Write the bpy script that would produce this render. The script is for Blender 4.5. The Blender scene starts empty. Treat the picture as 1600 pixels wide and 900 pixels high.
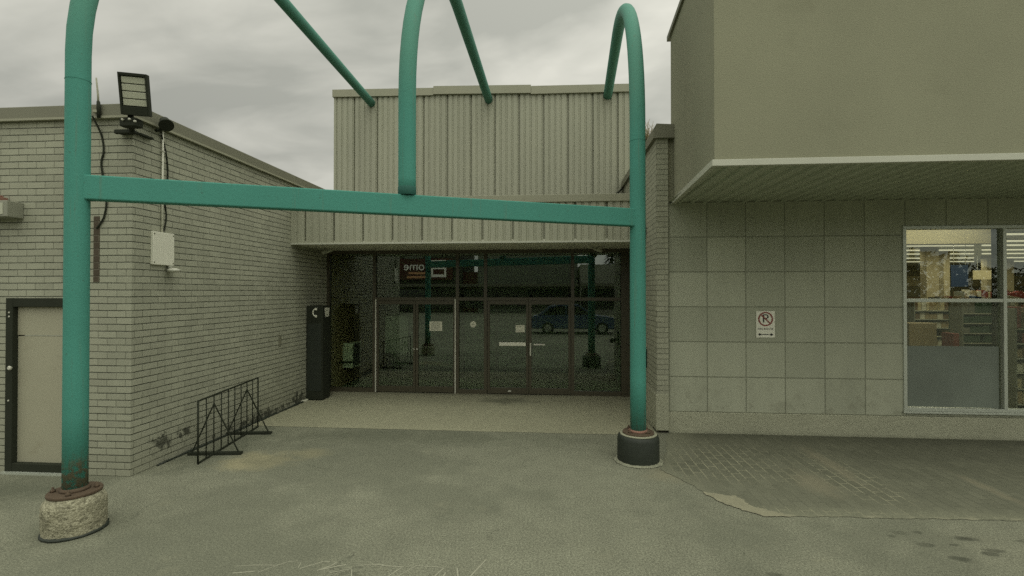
import bpy, bmesh, math, random
from mathutils import Vector, Matrix
random.seed(7)
R = math.radians
S = bpy.context.scene
COL = S.collection

# ------------------------------------------------------------------ camera
cd = bpy.data.cameras.new('camera'); cam = bpy.data.objects.new('camera', cd); COL.objects.link(cam)
cam.location = (0, 0, 2.25); cam.rotation_euler = (R(90.513), 0, R(4.825))
cd.sensor_width = 36; cd.lens = 17.6; cd.clip_start = 0.05; cd.clip_end = 3000
S.camera = cam

# ------------------------------------------------------------------ sky, sun, exposure
W = bpy.data.worlds.new('World'); S.world = W; W.use_nodes = True
nt = W.node_tree; nt.nodes.clear()
def wn(t, **k):
    n = nt.nodes.new(t)
    for a, b in k.items(): setattr(n, a, b)
    return n
def wm(op, a, b=None, c=None):
    n = wn('ShaderNodeMath', operation=op)
    for i, v in enumerate((a, b, c)):
        if v is None: continue
        if isinstance(v, (int, float)): n.inputs[i].default_value = v
        else: nt.links.new(v, n.inputs[i])
    return n.outputs[0]
tc = wn('ShaderNodeTexCoord'); sep = wn('ShaderNodeSeparateXYZ'); nt.links.new(tc.outputs['Generated'], sep.inputs[0])
zc = wm('MAXIMUM', sep.outputs[2], 0.0)
den = wm('ADD', zc, 0.22)
comb = wn('ShaderNodeCombineXYZ')
nt.links.new(wm('DIVIDE', sep.outputs[0], den), comb.inputs[0]); nt.links.new(wm('DIVIDE', sep.outputs[1], den), comb.inputs[1])
def wnoise(scale, detail, dist, off):
    mp = wn('ShaderNodeMapping'); mp.inputs['Location'].default_value = off; mp.inputs['Scale'].default_value = (1, 1.5, 1)
    nt.links.new(comb.outputs[0], mp.inputs[0])
    n = wn('ShaderNodeTexNoise'); n.inputs['Scale'].default_value = scale; n.inputs['Detail'].default_value = detail
    n.inputs['Roughness'].default_value = .5; n.inputs['Distortion'].default_value = dist
    nt.links.new(mp.outputs[0], n.inputs['Vector']); return n.outputs['Fac']
n1 = wnoise(0.9, 5, .6, (6.4, 2.9, 0)); n2 = wnoise(2.4, 5, .5, (0, 5, 0))
cl = wm('ADD', wm('MULTIPLY', n1, .72), wm('MULTIPLY', n2, .28))
ramp = wn('ShaderNodeValToRGB'); nt.links.new(cl, ramp.inputs[0])
e = ramp.color_ramp.elements
e[0].position = .41; e[0].color = (.78, .785, .68, 1)
e[1].position = .575; e[1].color = (1.27, 1.25, 1.09, 1)
grad = wm('MULTIPLY_ADD', zc, 1.0, .97)          # an overcast dome: brighter overhead than at the horizon
south = wn('ShaderNodeMapRange', interpolation_type='SMOOTHSTEP'); nt.links.new(wm('MULTIPLY_ADD', sep.outputs[0], 0.0, wm('MULTIPLY', sep.outputs[1], .85)), south.inputs[0])
for i_, q_ in enumerate((.62, .05, 1., 1.75)): south.inputs[i_ + 1].default_value = q_
grad = wm('MULTIPLY', wm('MULTIPLY', grad, south.outputs[0]), wm('MULTIPLY_ADD', sep.outputs[0], .2, 1.0))       # sun side brighter; unseen sky behind and beside raised to fill shaded walls
mul = wn('ShaderNodeVectorMath', operation='SCALE'); nt.links.new(ramp.outputs[0], mul.inputs[0]); nt.links.new(wm('MULTIPLY', grad, 5.3), mul.inputs['Scale'])
sky = wn('ShaderNodeTexSky', sky_type='NISHITA'); sky.sun_disc = False
sky.sun_elevation = R(67); sky.sun_rotation = R(150)
mx = wn('ShaderNodeMix', data_type='RGBA'); mx.inputs[0].default_value = .94
nt.links.new(sky.outputs[0], mx.inputs[6]); nt.links.new(mul.outputs[0], mx.inputs[7])
bg = wn('ShaderNodeBackground'); bg.inputs[1].default_value = .1; nt.links.new(mx.outputs[2], bg.inputs[0])
wo = wn('ShaderNodeOutputWorld'); nt.links.new(bg.outputs[0], wo.inputs[0])

sd = bpy.data.lights.new('sun', 'SUN'); sd.energy = 0.5; sd.angle = R(35); sd.color = (.94, 1, .83)
sun = bpy.data.objects.new('sun', sd); COL.objects.link(sun); sun.location = (-10, -20, 30)
sun.rotation_euler = Vector((-.2, .34, -.92)).to_track_quat('-Z', 'Y').to_euler()

vs = S.view_settings
vs.view_transform = 'Standard'; vs.look = 'None'; vs.gamma = 1; vs.use_curve_mapping = False; vs.exposure = -0.25
S.render.engine = 'CYCLES'
S.cycles.use_denoising = False; S.cycles.max_bounces = 8; S.cycles.transparent_max_bounces = 16
S.cycles.caustics_reflective = False; S.cycles.caustics_refractive = False; S.cycles.sample_clamp_indirect = 4

# ------------------------------------------------------------------ node material helpers
class NB:
    def __init__(s, name):
        s.m = bpy.data.materials.new(name); s.m.use_nodes = True
        s.t = s.m.node_tree; s.t.nodes.clear()
        s.out = s.n('ShaderNodeOutputMaterial'); s.b = s.n('ShaderNodeBsdfPrincipled'); s.l(s.b.outputs[0], s.out.inputs[0])
        s.geo = s.n('ShaderNodeNewGeometry'); s.tex = s.n('ShaderNodeTexCoord')
        s.pos = s.geo.outputs['Position']; s.obj = s.tex.outputs['Object']
        s._xyz = None
    def n(s, t, **k):
        n = s.t.nodes.new(t)
        for a, b in k.items(): setattr(n, a, b)
        return n
    def l(s, a, b): s.t.links.new(a, b)
    def put(s, v, sock):
        if hasattr(v, 'links'): s.l(v, sock)
        elif isinstance(v, (tuple, list)) and len(v) == 3 and sock.type == 'RGBA': sock.default_value = (*v, 1)
        else: sock.default_value = v
    def math(s, op, a, b=None, c=None, clamp=False):
        n = s.n('ShaderNodeMath', operation=op, use_clamp=clamp)
        for i, v in enumerate((a, b, c)):
            if v is not None: s.put(v, n.inputs[i])
        return n.outputs[0]
    def xyz(s):
        if s._xyz is None:
            n = s.n('ShaderNodeSeparateXYZ'); s.l(s.pos, n.inputs[0]); s._xyz = n.outputs
        return s._xyz
    def comb(s, x=0., y=0., z=0.):
        n = s.n('ShaderNodeCombineXYZ')
        for i, v in enumerate((x, y, z)): s.put(v, n.inputs[i])
        return n.outputs[0]
    def mapv(s, vec, scale=(1, 1, 1), loc=(0, 0, 0)):
        n = s.n('ShaderNodeMapping'); s.l(vec, n.inputs[0]); n.inputs['Scale'].default_value = scale; n.inputs['Location'].default_value = loc
        return n.outputs[0]
    def noise(s, scale, detail=4, vec=None, rough=.55, dist=0.):
        n = s.n('ShaderNodeTexNoise'); n.inputs['Scale'].default_value = scale; n.inputs['Detail'].default_value = detail
        n.inputs['Roughness'].default_value = rough; n.inputs['Distortion'].default_value = dist
        s.l(vec if vec is not None else s.pos, n.inputs['Vector']); return n.outputs['Fac']
    def step(s, v, lo, hi, a=0., b=1.):
        n = s.n('ShaderNodeMapRange', interpolation_type='SMOOTHSTEP', clamp=True)
        s.put(v, n.inputs[0])
        for i, q in enumerate((lo, hi, a, b)): s.put(q, n.inputs[i + 1])
        return n.outputs[0]
    def mix(s, f, a, b, mode='MIX'):
        n = s.n('ShaderNodeMix', data_type='RGBA', blend_type=mode)
        s.put(f, n.inputs[0]); s.put(a, n.inputs[6]); s.put(b, n.inputs[7]); return n.outputs[2]
    def shade(s, col, fac):
        n = s.n('ShaderNodeVectorMath', operation='SCALE'); s.put(col, n.inputs[0]); s.put(fac, n.inputs['Scale']); return n.outputs[0]
    def bump(s, h, strength=.3, dist=.01, normal=None):
        n = s.n('ShaderNodeBump'); n.inputs['Strength'].default_value = strength; n.inputs['Distance'].default_value = dist
        s.l(h, n.inputs['Height'])
        if normal is not None: s.l(normal, n.inputs['Normal'])
        return n.outputs[0]
    def spot(s, x, y, rx, ry, wob, soft=.5, zcoord=1):
        """soft-edged irregular patch round (x,y); wob is a noise that frays its edge"""
        c = s.xyz()
        dx = s.math('MULTIPLY', s.math('SUBTRACT', c[0] if zcoord == 1 else c[1], x), 1 / rx)
        dy = s.math('MULTIPLY', s.math('SUBTRACT', c[1] if zcoord == 1 else c[2], y), 1 / ry)
        d = s.math('SQRT', s.math('ADD', s.math('MULTIPLY', dx, dx), s.math('MULTIPLY', dy, dy)))
        d = s.math('ADD', d, s.math('MULTIPLY', s.math('SUBTRACT', wob, .5), 1.6))
        return s.step(d, 1., 1. - soft)
    def finish(s, col, rough=.8, normal=None, metal=0., spec=.5):
        s.put(col, s.b.inputs['Base Color']); s.put(rough, s.b.inputs['Roughness']); s.put(metal, s.b.inputs['Metallic'])
        s.b.inputs['Specular IOR Level'].default_value = spec
        if normal is not None: s.l(normal, s.b.inputs['Normal'])
        return s.m

def plain(name, col, rough=.7, var=.16, scale=3., grain=.1, gscale=90., bump=.08, metal=0., spec=.4, dirt=None):
    b = NB(name)
    v = b.math('ADD', 1 - var / 2 - grain / 2, b.math('ADD', b.math('MULTIPLY', b.noise(scale, 5), var), b.math('MULTIPLY', b.noise(gscale, 3), grain)))
    c = b.shade(col, v)
    if dirt: c = b.mix(b.step(b.noise(scale * 2.2, 6, rough=.7), .56, .72, 0, dirt[1]), c, dirt[0])
    return b.finish(c, rough, b.bump(b.noise(gscale, 3), bump, .004) if bump else None, metal, spec)

def brick_material(name, col, mortar, bed_col, w=.243, h=.0845, damage=True):
    b = NB(name); c = b.xyz()
    v = b.comb(b.math('ADD', c[0], c[1]), c[2], 0.)
    # hand-laid wobble
    wob = b.noise(1.3, 2); wob2 = b.noise(9., 2)
    v2 = b.n('ShaderNodeVectorMath', operation='ADD'); b.l(v, v2.inputs[0])
    b.l(b.comb(b.math('MULTIPLY', b.math('SUBTRACT', wob2, .5), .012), b.math('MULTIPLY', b.math('SUBTRACT', wob, .5), .016), 0.), v2.inputs[1])
    t = b.n('ShaderNodeTexBrick'); t.offset = .5; t.squash = 1
    b.l(v2.outputs[0], t.inputs['Vector'])
    t.inputs['Scale'].default_value = 1; t.inputs['Brick Width'].default_value = w; t.inputs['Row Height'].default_value = h
    t.inputs['Mortar Size'].default_value = .0052; t.inputs['Mortar Smooth'].default_value = .35; t.inputs['Bias'].default_value = -.2
    t.inputs['Color1'].default_value = (*col, 1); t.inputs['Color2'].default_value = (*[q * .84 for q in col], 1); t.inputs['Mortar'].default_value = (*mortar, 1)
    big = b.noise(.8, 5); fine = b.noise(60, 4); streak = b.noise(1., 5, b.mapv(b.pos, (5, 5, .35)))
    s2 = b.n('ShaderNodeSeparateXYZ'); b.l(v2.outputs[0], s2.inputs[0])
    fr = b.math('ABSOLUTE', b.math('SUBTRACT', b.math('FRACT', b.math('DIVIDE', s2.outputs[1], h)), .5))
    bed = b.math('MULTIPLY', b.step(fr, .405, .47), b.step(b.noise(5., 4), .3, .55, .45, 1.))  # bed joints: grimy mortar, with the shade of raked joints mixed into the colour
    f = b.math('ADD', .62, b.math('ADD', b.math('MULTIPLY', big, .28), b.math('ADD', b.math('MULTIPLY', fine, .24), b.math('MULTIPLY', streak, .24))))
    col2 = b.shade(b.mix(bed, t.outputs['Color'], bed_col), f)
    if damage:
        ch = b.noise(9., 5, rough=.7); ch3 = b.math('MULTIPLY_ADD', b.noise(11., 6, rough=.75), 2.2, -.35)
        wash = b.step(b.math('ADD', c[2], b.math('MULTIPLY', big, .3)), .75, .1)
        col2 = b.mix(b.math('MULTIPLY', wash, .22), col2, (.12, .115, .075))
        flake = b.math('MULTIPLY', b.step(ch, .55, .6), b.step(b.math('ADD', c[2], b.math('MULTIPLY', b.noise(2.2, 2), .5)), .46, .28))
        p1 = b.math('MAXIMUM', b.spot(6.2, .27, .3, .2, ch3, .4, 2), b.spot(6.62, .29, .26, .14, ch3, .4, 2)); p2 = b.spot(8.4, .05, 1.7, .16, ch3, .4, 2); p3 = b.spot(9.7, .1, .6, .2, ch3, .3, 2)
        side = b.step(c[0], -5.22, -5.2)
        flake = b.math('MULTIPLY', b.math('MULTIPLY', b.math('MAXIMUM', p1, b.math('MAXIMUM', p2, p3)), side), .85)
        col2 = b.mix(flake, col2, (.035, .038, .026))
    hgt = b.math('ADD', b.math('MULTIPLY', b.math('MAXIMUM', bed, b.math('MULTIPLY', t.outputs['Fac'], .6)), -1.), b.math('MULTIPLY', fine, .25))
    return b.finish(col2, .75, b.bump(hgt, .8, .006), 0, .3)

# ------------------------------------------------------------------ materials
def asphalt_mat():
    b = NB('asphalt'); c = b.xyz()
    big = b.noise(.45, 6, rough=.6); mid = b.noise(3.2, 6, rough=.65); fine = b.noise(95, 3, rough=.7); ag = b.noise(240, 2)
    f = b.math('ADD', .5, b.math('ADD', b.math('MULTIPLY', big, .34), b.math('ADD', b.math('MULTIPLY', mid, .14), b.math('ADD', b.math('MULTIPLY', fine, .30), b.math('MULTIPLY', ag, .18)))))
    gr = b.noise(52, 4, rough=.75); f = b.math('MULTIPLY', f, b.step(ag, .34, .66, .78, 1.22)); f = b.math('MULTIPLY', f, b.step(fine, .34, .66, .78, 1.22)); f = b.math('MULTIPLY', f, b.step(gr, .36, .64, .72, 1.28)); f = b.math('MULTIPLY', f, b.step(mid, .35, .65, .96, 1.04))
    col = b.shade((.192, .196, .143), f)
    wob = b.noise(3.5, 6, rough=.65); wf = b.noise(11, 5, rough=.7)
    # dusty sand washed out beside the rack and by the wall foot
    sand = b.math('MAXIMUM', b.spot(-3.95, 6.4, .62, .5, wob, .6), b.spot(-3.45, 6.75, .45, .3, wob, .8))
    col = b.mix(b.math('MULTIPLY', sand, b.step(fine, .35, .6, .55, .95)), col, (.31, .285, .175))
    col = b.mix(b.math('MULTIPLY', b.spot(1.35, 6.35, .38, .35, wob, .9), .5), col, (.25, .23, .15))
    # dark tar along the brick walls, darker ground by rack and apron edge
    tar = b.math('MAXIMUM', b.spot(-6.6, 5.15, 1.7, .55, wob, .8), b.spot(-4.75, 7.0, .6, 1.5, wob, .8))
    col = b.mix(b.math('MULTIPLY', tar, .5), col, (.075, .085, .058))
    col = b.mix(b.math('MULTIPLY', b.spot(-2.2, 7.7, 4., .5, wob, .9), .42), col, (.09, .098, .066))
    col = b.mix(b.math('MULTIPLY', b.spot(-4.5, 4.4, .75, .55, wob, .9), .35), col, (.08, .088, .06))  # contact shade round the left footing, painted into the asphalt colour
    # oil drips
    oil = None
    for x, y, rx, ry in ((3.22, 5.0, .10, .05), (3.38, 5.02, .07, .035), (3.3, 4.78, .1, .04), (3.42, 4.55, .09, .05), (3.75, 4.93, .12, .05),
                         (3.74, 4.66, .08, .05), (3.82, 4.72, .1, .035), (4.2, 4.62, .12, .05), (3.95, 4.45, .07, .05), (3.1, 4.93, .05, .03), (3.55, 4.8, .05, .02), (3.9, 4.2, .1, .04), (1.75, 4.17, .08, .03), (4.25, 4.92, .13, .03)):
        q = b.spot(x, y, rx * 1.15, ry * 1.3, wf, .6); oil = q if oil is None else b.math('MAXIMUM', oil, q)
    rg = b.spot(3.7, 4.75, 1.1, .55, wob, .9)
    col = b.mix(b.math('MULTIPLY', b.math('MULTIPLY', rg, b.step(fine, .45, .62)), .3), col, (.25, .24, .17))
    col = b.mix(b.math('MULTIPLY', oil, b.step(b.noise(2.1, 3), .35, .6, .35, .8)), col, (.035, .038, .026))
    worn = b.step(b.noise(.33, 7, b.mapv(b.pos, loc=(7, 3, 0)), .62), .46, .56)
    col = b.mix(b.math('MULTIPLY', worn, .4), col, (.105, .112, .08))
    vor = b.n('ShaderNodeTexVoronoi', feature='DISTANCE_TO_EDGE'); vor.inputs['Scale'].default_value = .38
    dv = b.n('ShaderNodeVectorMath', operation='MULTIPLY_ADD'); nn = b.n('ShaderNodeTexNoise'); nn.inputs['Scale'].default_value = 2.3; nn.inputs['Detail'].default_value = 7; nn.inputs['Roughness'].default_value = .65; b.l(b.pos, nn.inputs['Vector'])
    b.l(nn.outputs['Color'], dv.inputs[0]); dv.inputs[1].default_value = (.8, .8, 0); b.l(b.pos, dv.inputs[2]); b.l(dv.outputs[0], vor.inputs['Vector'])
    crack = b.math('MULTIPLY', b.step(vor.outputs['Distance'], .0042, .001), b.step(b.noise(.6, 4, b.mapv(b.pos, loc=(2, 9, 0))), .52, .62))
    col = b.mix(b.math('MULTIPLY', crack, .5), col, (.055, .06, .042))
    pits = b.step(b.noise(20, 5, rough=.7), .66, .7)
    col = b.mix(b.math('MULTIPLY', pits, .4), col, (.06, .065, .045))
    dust = b.step(b.noise(1.7, 7, b.mapv(b.pos, loc=(1, 4, 0)), .7), .58, .74)
    col = b.mix(b.math('MULTIPLY', dust, .35), col, (.25, .245, .17))
    gv = b.n('ShaderNodeTexVoronoi'); gv.inputs['Scale'].default_value = 2.6; b.l(b.mapv(b.pos, (1, 1, 0)), gv.inputs['Vector'])
    gw = b.n('ShaderNodeTexWhiteNoise', noise_dimensions='3D'); b.l(gv.outputs['Position'], gw.inputs['Vector'])
    gum = b.math('MULTIPLY', b.step(gv.outputs['Distance'], .06, .035), b.step(gw.outputs['Value'], .68, .72))
    col = b.mix(b.math('MULTIPLY', gum, .5), col, (.07, .075, .052))
    # a few light grit specks
    grit = b.step(b.noise(38, 1), .80, .84)
    col = b.mix(b.math('MULTIPLY', grit, .55), col, (.38, .36, .27))
    h = b.math('ADD', b.math('MULTIPLY', fine, .6), b.math('ADD', b.math('MULTIPLY', ag, .6), b.math('MULTIPLY', mid, .6)))
    return b.finish(col, b.math('SUBTRACT', .95, b.math('MULTIPLY', oil, .35)), b.bump(h, .55, .008), 0, .3)

def apron_mat():
    b = NB('apron_concrete')
    big = b.noise(.7, 6, rough=.6); mid = b.noise(4, 6, rough=.65); fine = b.noise(110, 3)
    f = b.math('ADD', .52, b.math('ADD', b.math('MULTIPLY', big, .36), b.math('ADD', b.math('MULTIPLY', mid, .25), b.math('MULTIPLY', fine, .35))))
    f = b.math('MULTIPLY', f, b.step(fine, .34, .66, .76, 1.24)); f = b.math('MULTIPLY', f, b.step(b.noise(48, 4, rough=.75), .34, .66, .8, 1.2)); col = b.shade((.275, .27, .185), f)
    wob = b.noise(2.6, 6, rough=.65)
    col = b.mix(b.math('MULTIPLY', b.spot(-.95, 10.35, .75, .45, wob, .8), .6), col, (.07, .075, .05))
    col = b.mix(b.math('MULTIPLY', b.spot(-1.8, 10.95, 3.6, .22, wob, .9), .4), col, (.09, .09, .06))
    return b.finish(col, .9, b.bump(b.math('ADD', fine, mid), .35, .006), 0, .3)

def paver_mat():
    b = NB('paver_brick'); c = b.xyz()
    v = b.comb(c[1], c[0], 0.)
    t = b.n('ShaderNodeTexBrick'); t.offset = .5; b.l(v, t.inputs['Vector'])
    t.inputs['Scale'].default_value = 1; t.inputs['Brick Width'].default_value = .23; t.inputs['Row Height'].default_value = .115
    t.inputs['Mortar Size'].default_value = .007; t.inputs['Mortar Smooth'].default_value = .3
    t.inputs['Color1'].default_value = (.15, .152, .108, 1); t.inputs['Color2'].default_value = (.125, .128, .09, 1); t.inputs['Mortar'].default_value = (.112, .115, .082, 1)
    big = b.noise(.9, 6, rough=.65); mid = b.noise(5, 6, rough=.7); fine = b.noise(100, 3)
    f = b.math('ADD', .5, b.math('ADD', b.math('MULTIPLY', big, .4), b.math('ADD', b.math('MULTIPLY', mid, .3), b.math('MULTIPLY', fine, .3))))
    col = b.shade(t.outputs['Color'], f)
    near = b.math('ADD', b.spot(2.3, 6.9, 1.6, 1.5, big, .9), b.math('ADD', b.spot(3.6, 6.5, .5, 1.4, big, .8), b.math('MULTIPLY', b.step(c[1], 5.55, 5.38), .9)), clamp=True)
    sj = b.math('MULTIPLY', b.math('MULTIPLY', t.outputs['Fac'], b.step(mid, .36, .48)), near)
    col = b.mix(b.math('MULTIPLY', sj, .9), col, (.32, .31, .21))
    wear = b.math('MULTIPLY', b.math('MAXIMUM', b.spot(3.58, 6.9, .17, 1.1, mid, .9), b.math('MAXIMUM', b.spot(3.05, 6.2, .3, .6, mid, .9), b.spot(4.95, 6.2, .1, .7, mid, .9))), .55)
    col = b.mix(wear, col, (.24, .22, .15))
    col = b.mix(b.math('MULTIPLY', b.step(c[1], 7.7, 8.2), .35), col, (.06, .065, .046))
    edge = b.step(b.math('ADD', b.math('ADD', c[1], b.math('MULTIPLY', c[0], -.05)), b.math('MULTIPLY', mid, .55)), 5.72, 5.4)
    edge = b.math('MAXIMUM', edge, b.step(b.math('ADD', b.math('ADD', c[0], b.math('MULTIPLY', b.math('ABSOLUTE', b.math('SUBTRACT', c[1], 6.5)), -.42)), b.math('MULTIPLY', mid, .6)), 1.95, 1.6))
    col = b.mix(b.math('MULTIPLY', edge, .7), col, b.shade((.185, .188, .132), b.step(fine, .34, .66, .75, 1.25)))
    lip = b.step(b.math('SUBTRACT', c[1], b.math('MULTIPLY', c[0], .04)), 5.235, 5.19)
    col = b.mix(b.math('MULTIPLY', b.math('MULTIPLY', lip, b.step(mid, .46, .58)), .6), col, (.29, .28, .195))
    return b.finish(col, .9, b.bump(b.math('ADD', b.math('MULTIPLY', t.outputs['Fac'], -.6), b.math('ADD', b.math('MULTIPLY', fine, .5), mid)), .5, .008), 0, .3)

def tile_mat():
    b = NB('tile_wall_block'); c = b.xyz()
    v = b.comb(b.math('SUBTRACT', c[0], 1.84), b.math('SUBTRACT', c[2], .34), 0.)
    t = b.n('ShaderNodeTexBrick'); t.offset = 0.; b.l(v, t.inputs['Vector'])
    t.inputs['Scale'].default_value = 1; t.inputs['Brick Width'].default_value = .598; t.inputs['Row Height'].default_value = .56
    t.inputs['Mortar Size'].default_value = .009; t.inputs['Mortar Smooth'].default_value = .3; t.inputs['Bias'].default_value = 0
    t.inputs['Color1'].default_value = (.37, .385, .29, 1); t.inputs['Color2'].default_value = (.30, .315, .235, 1); t.inputs['Mortar'].default_value = (.20, .21, .152, 1)
    big = b.noise(.8, 6, rough=.6); fine = b.noise(80, 4); streak = b.noise(1, 5, b.mapv(b.pos, (4, 4, .4)))
    f = b.math('ADD', .6, b.math('ADD', b.math('MULTIPLY', big, .26), b.math('ADD', b.math('MULTIPLY', fine, .28), b.math('MULTIPLY', streak, .26))))
    col = b.shade(t.outputs['Color'], f)
    mid = b.noise(5, 6, rough=.7)
    col = b.mix(b.math('MULTIPLY', b.spot(3.4, .62, .28, .3, mid, .9), 0.0), col, (.14, .14, .1))
    col = b.mix(b.math('MULTIPLY', b.math('MULTIPLY', b.step(mid, .52, .62), b.step(c[2], 1.1, .4)), .28), col, (.15, .145, .1))
    return b.finish(col, .8, b.bump(b.math('ADD', b.math('MULTIPLY', t.outputs['Fac'], -1), b.math('MULTIPLY', fine, .35)), .7, .006), 0, .3)

def footing_mat(name, col, dark):
    b = NB(name); c = b.xyz()
    big = b.noise(1.6, 6, rough=.65); mid = b.noise(14, 6, rough=.7); fine = b.noise(70, 4)
    f = b.math('ADD', .5, b.math('ADD', b.math('MULTIPLY', big, .4), b.math('ADD', b.math('MULTIPLY', mid, .3), b.math('MULTIPLY', fine, .3))))
    col2 = b.shade(col, f)
    col2 = b.mix(b.step(mid, .60, .68, 0, .6), col2, dark)
    col2 = b.mix(b.math('MULTIPLY', b.step(b.math('ADD', c[2], b.math('MULTIPLY', big, .1)), .12, .03), .6), col2, dark)
    return b.finish(col2, .9, b.bump(b.math('ADD', fine, b.math('MULTIPLY', mid, 1.5)), .8, .012), 0, .3)

def pebble_mat():
    b = NB('exposed_aggregate')
    v = b.n('ShaderNodeTexVoronoi'); v.inputs['Scale'].default_value = 62; b.l(b.pos, v.inputs['Vector'])
    w = b.n('ShaderNodeTexWhiteNoise', noise_dimensions='3D'); b.l(v.outputs['Position'], w.inputs['Vector'])
    big = b.noise(5, 5); mid = b.noise(22, 5, rough=.7)
    col = b.shade(b.mix(w.outputs['Value'], (.40, .385, .275), (.24, .23, .155)), b.math('ADD', .6, b.math('MULTIPLY', big, .8)))
    pit = b.math('MAXIMUM', b.step(v.outputs['Distance'], .6, .85, 0, .35), b.math('MAXIMUM', b.step(mid, .56, .64, 0, .75), b.step(b.noise(1., 5, b.mapv(b.pos, (9, 9, 34))), .54, .64, 0, .5)))
    col = b.mix(pit, col, (.075, .07, .045))
    h = b.math('SUBTRACT', b.math('MULTIPLY', mid, -1.5), v.outputs['Distance'])
    return b.finish(col, .9, b.bump(h, .7, .01), 0, .3)

def teal_mat(name='teal_paint', k=1.):
    b = NB(name); c = b.xyz()
    big = b.noise(1.2, 5); fine = b.noise(140, 2); mid = b.noise(16, 6, rough=.72)
    f = b.math('ADD', .78, b.math('ADD', b.math('MULTIPLY', big, .28), b.math('MULTIPLY', fine, .16)))
    col = b.shade((.064 * k, .25 * k, .20 * k), f)
    # chalked sun-bleached paint, high on the arches
    col = b.mix(b.math('MULTIPLY', b.step(c[2], 4.1, 5.2), .3), col, (.12, .22, .14))
    low = b.math('MULTIPLY', b.step(b.math('ADD', c[2], b.math('MULTIPLY', b.noise(7, 4), .5)), .98, .80), b.step(c[0], -2., -3., .10, 1.))
    rust = b.math('MULTIPLY', b.step(mid, .44, .53), low)
    col = b.mix(b.math('MULTIPLY', rust, .85), col, b.mix(b.noise(40, 3), (.115, .105, .065), (.2, .15, .085)))
    streak = b.step(b.noise(1., 6, b.mapv(b.pos, (22, 22, .8)), .7), .56, .72)
    col = b.mix(b.math('MULTIPLY', streak, .5), col, (.12, .19, .14))
    run = b.math('MULTIPLY', b.step(b.noise(1., 5, b.mapv(b.pos, (30, 30, 2.2)), .7), .53, .62), b.step(c[2], .85, .55))
    col = b.mix(b.math('MULTIPLY', run, .7), col, (.13, .10, .055))
    chip = b.step(b.noise(26, 4, rough=.6), .66, .69)
    col = b.mix(b.math('MULTIPLY', chip, .35), col, (.06, .07, .045))
    return b.finish(col, b.math('ADD', .68, b.math('MULTIPLY', rust, .25)), b.bump(b.math('ADD', b.math('MULTIPLY', b.noise(30, 5), 1.2), b.math('ADD', fine, b.math('MULTIPLY', rust, 2))), .4, .005), 0, .22)

def siding_mat():
    b = NB('ribbed_siding'); c = b.xyz()
    pan = b.math('FLOOR', b.math('DIVIDE', b.math('ADD', c[0], 5.46), .585))
    wn_ = b.n('ShaderNodeTexWhiteNoise', noise_dimensions='1D'); b.l(pan, wn_.inputs['W'])
    streak = b.noise(1., 6, b.mapv(b.pos, (7, 7, .25)), .65); big = b.noise(.6, 4); fine = b.noise(120, 2)
    f = b.math('ADD', .66, b.math('ADD', b.math('MULTIPLY', streak, .3), b.math('ADD', b.math('MULTIPLY', big, .16), b.math('ADD', b.math('MULTIPLY', fine, .12), b.math('MULTIPLY', wn_.outputs['Value'], .08)))))
    col = b.shade((.345, .35, .265), f)
    return b.finish(col, .55, b.bump(big, .1, .01), 0, .4)

def glass_mat(name, tint, ior=1.5, rough=0.):
    b = NB(name)
    b.t.nodes.remove(b.b)
    tr = b.n('ShaderNodeBsdfTransparent'); tr.inputs[0].default_value = (*tint, 1)
    gl = b.n('ShaderNodeBsdfGlossy'); gl.inputs['Roughness'].default_value = rough; gl.inputs[0].default_value = (.9, 1, .94, 1)
    nz = b.bump(b.noise(.9, 2), .012, .02); b.l(nz, gl.inputs['Normal'])
    fr = b.n('ShaderNodeFresnel'); fr.inputs[0].default_value = ior
    ms = b.n('ShaderNodeMixShader'); b.l(b.math('MULTIPLY', fr.outputs[0], b.math('SUBTRACT', 1., b.geo.outputs['Backfacing'])), ms.inputs[0]); b.l(tr.outputs[0], ms.inputs[1]); b.l(gl.outputs[0], ms.inputs[2])
    b.l(ms.outputs[0], b.out.inputs[0]); return b.m

def emit(name, col, k):
    b = NB(name); b.finish(col, .5); b.b.inputs['Emission Color'].default_value = (*col, 1); b.b.inputs['Emission Strength'].default_value = k; return b.m

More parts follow.
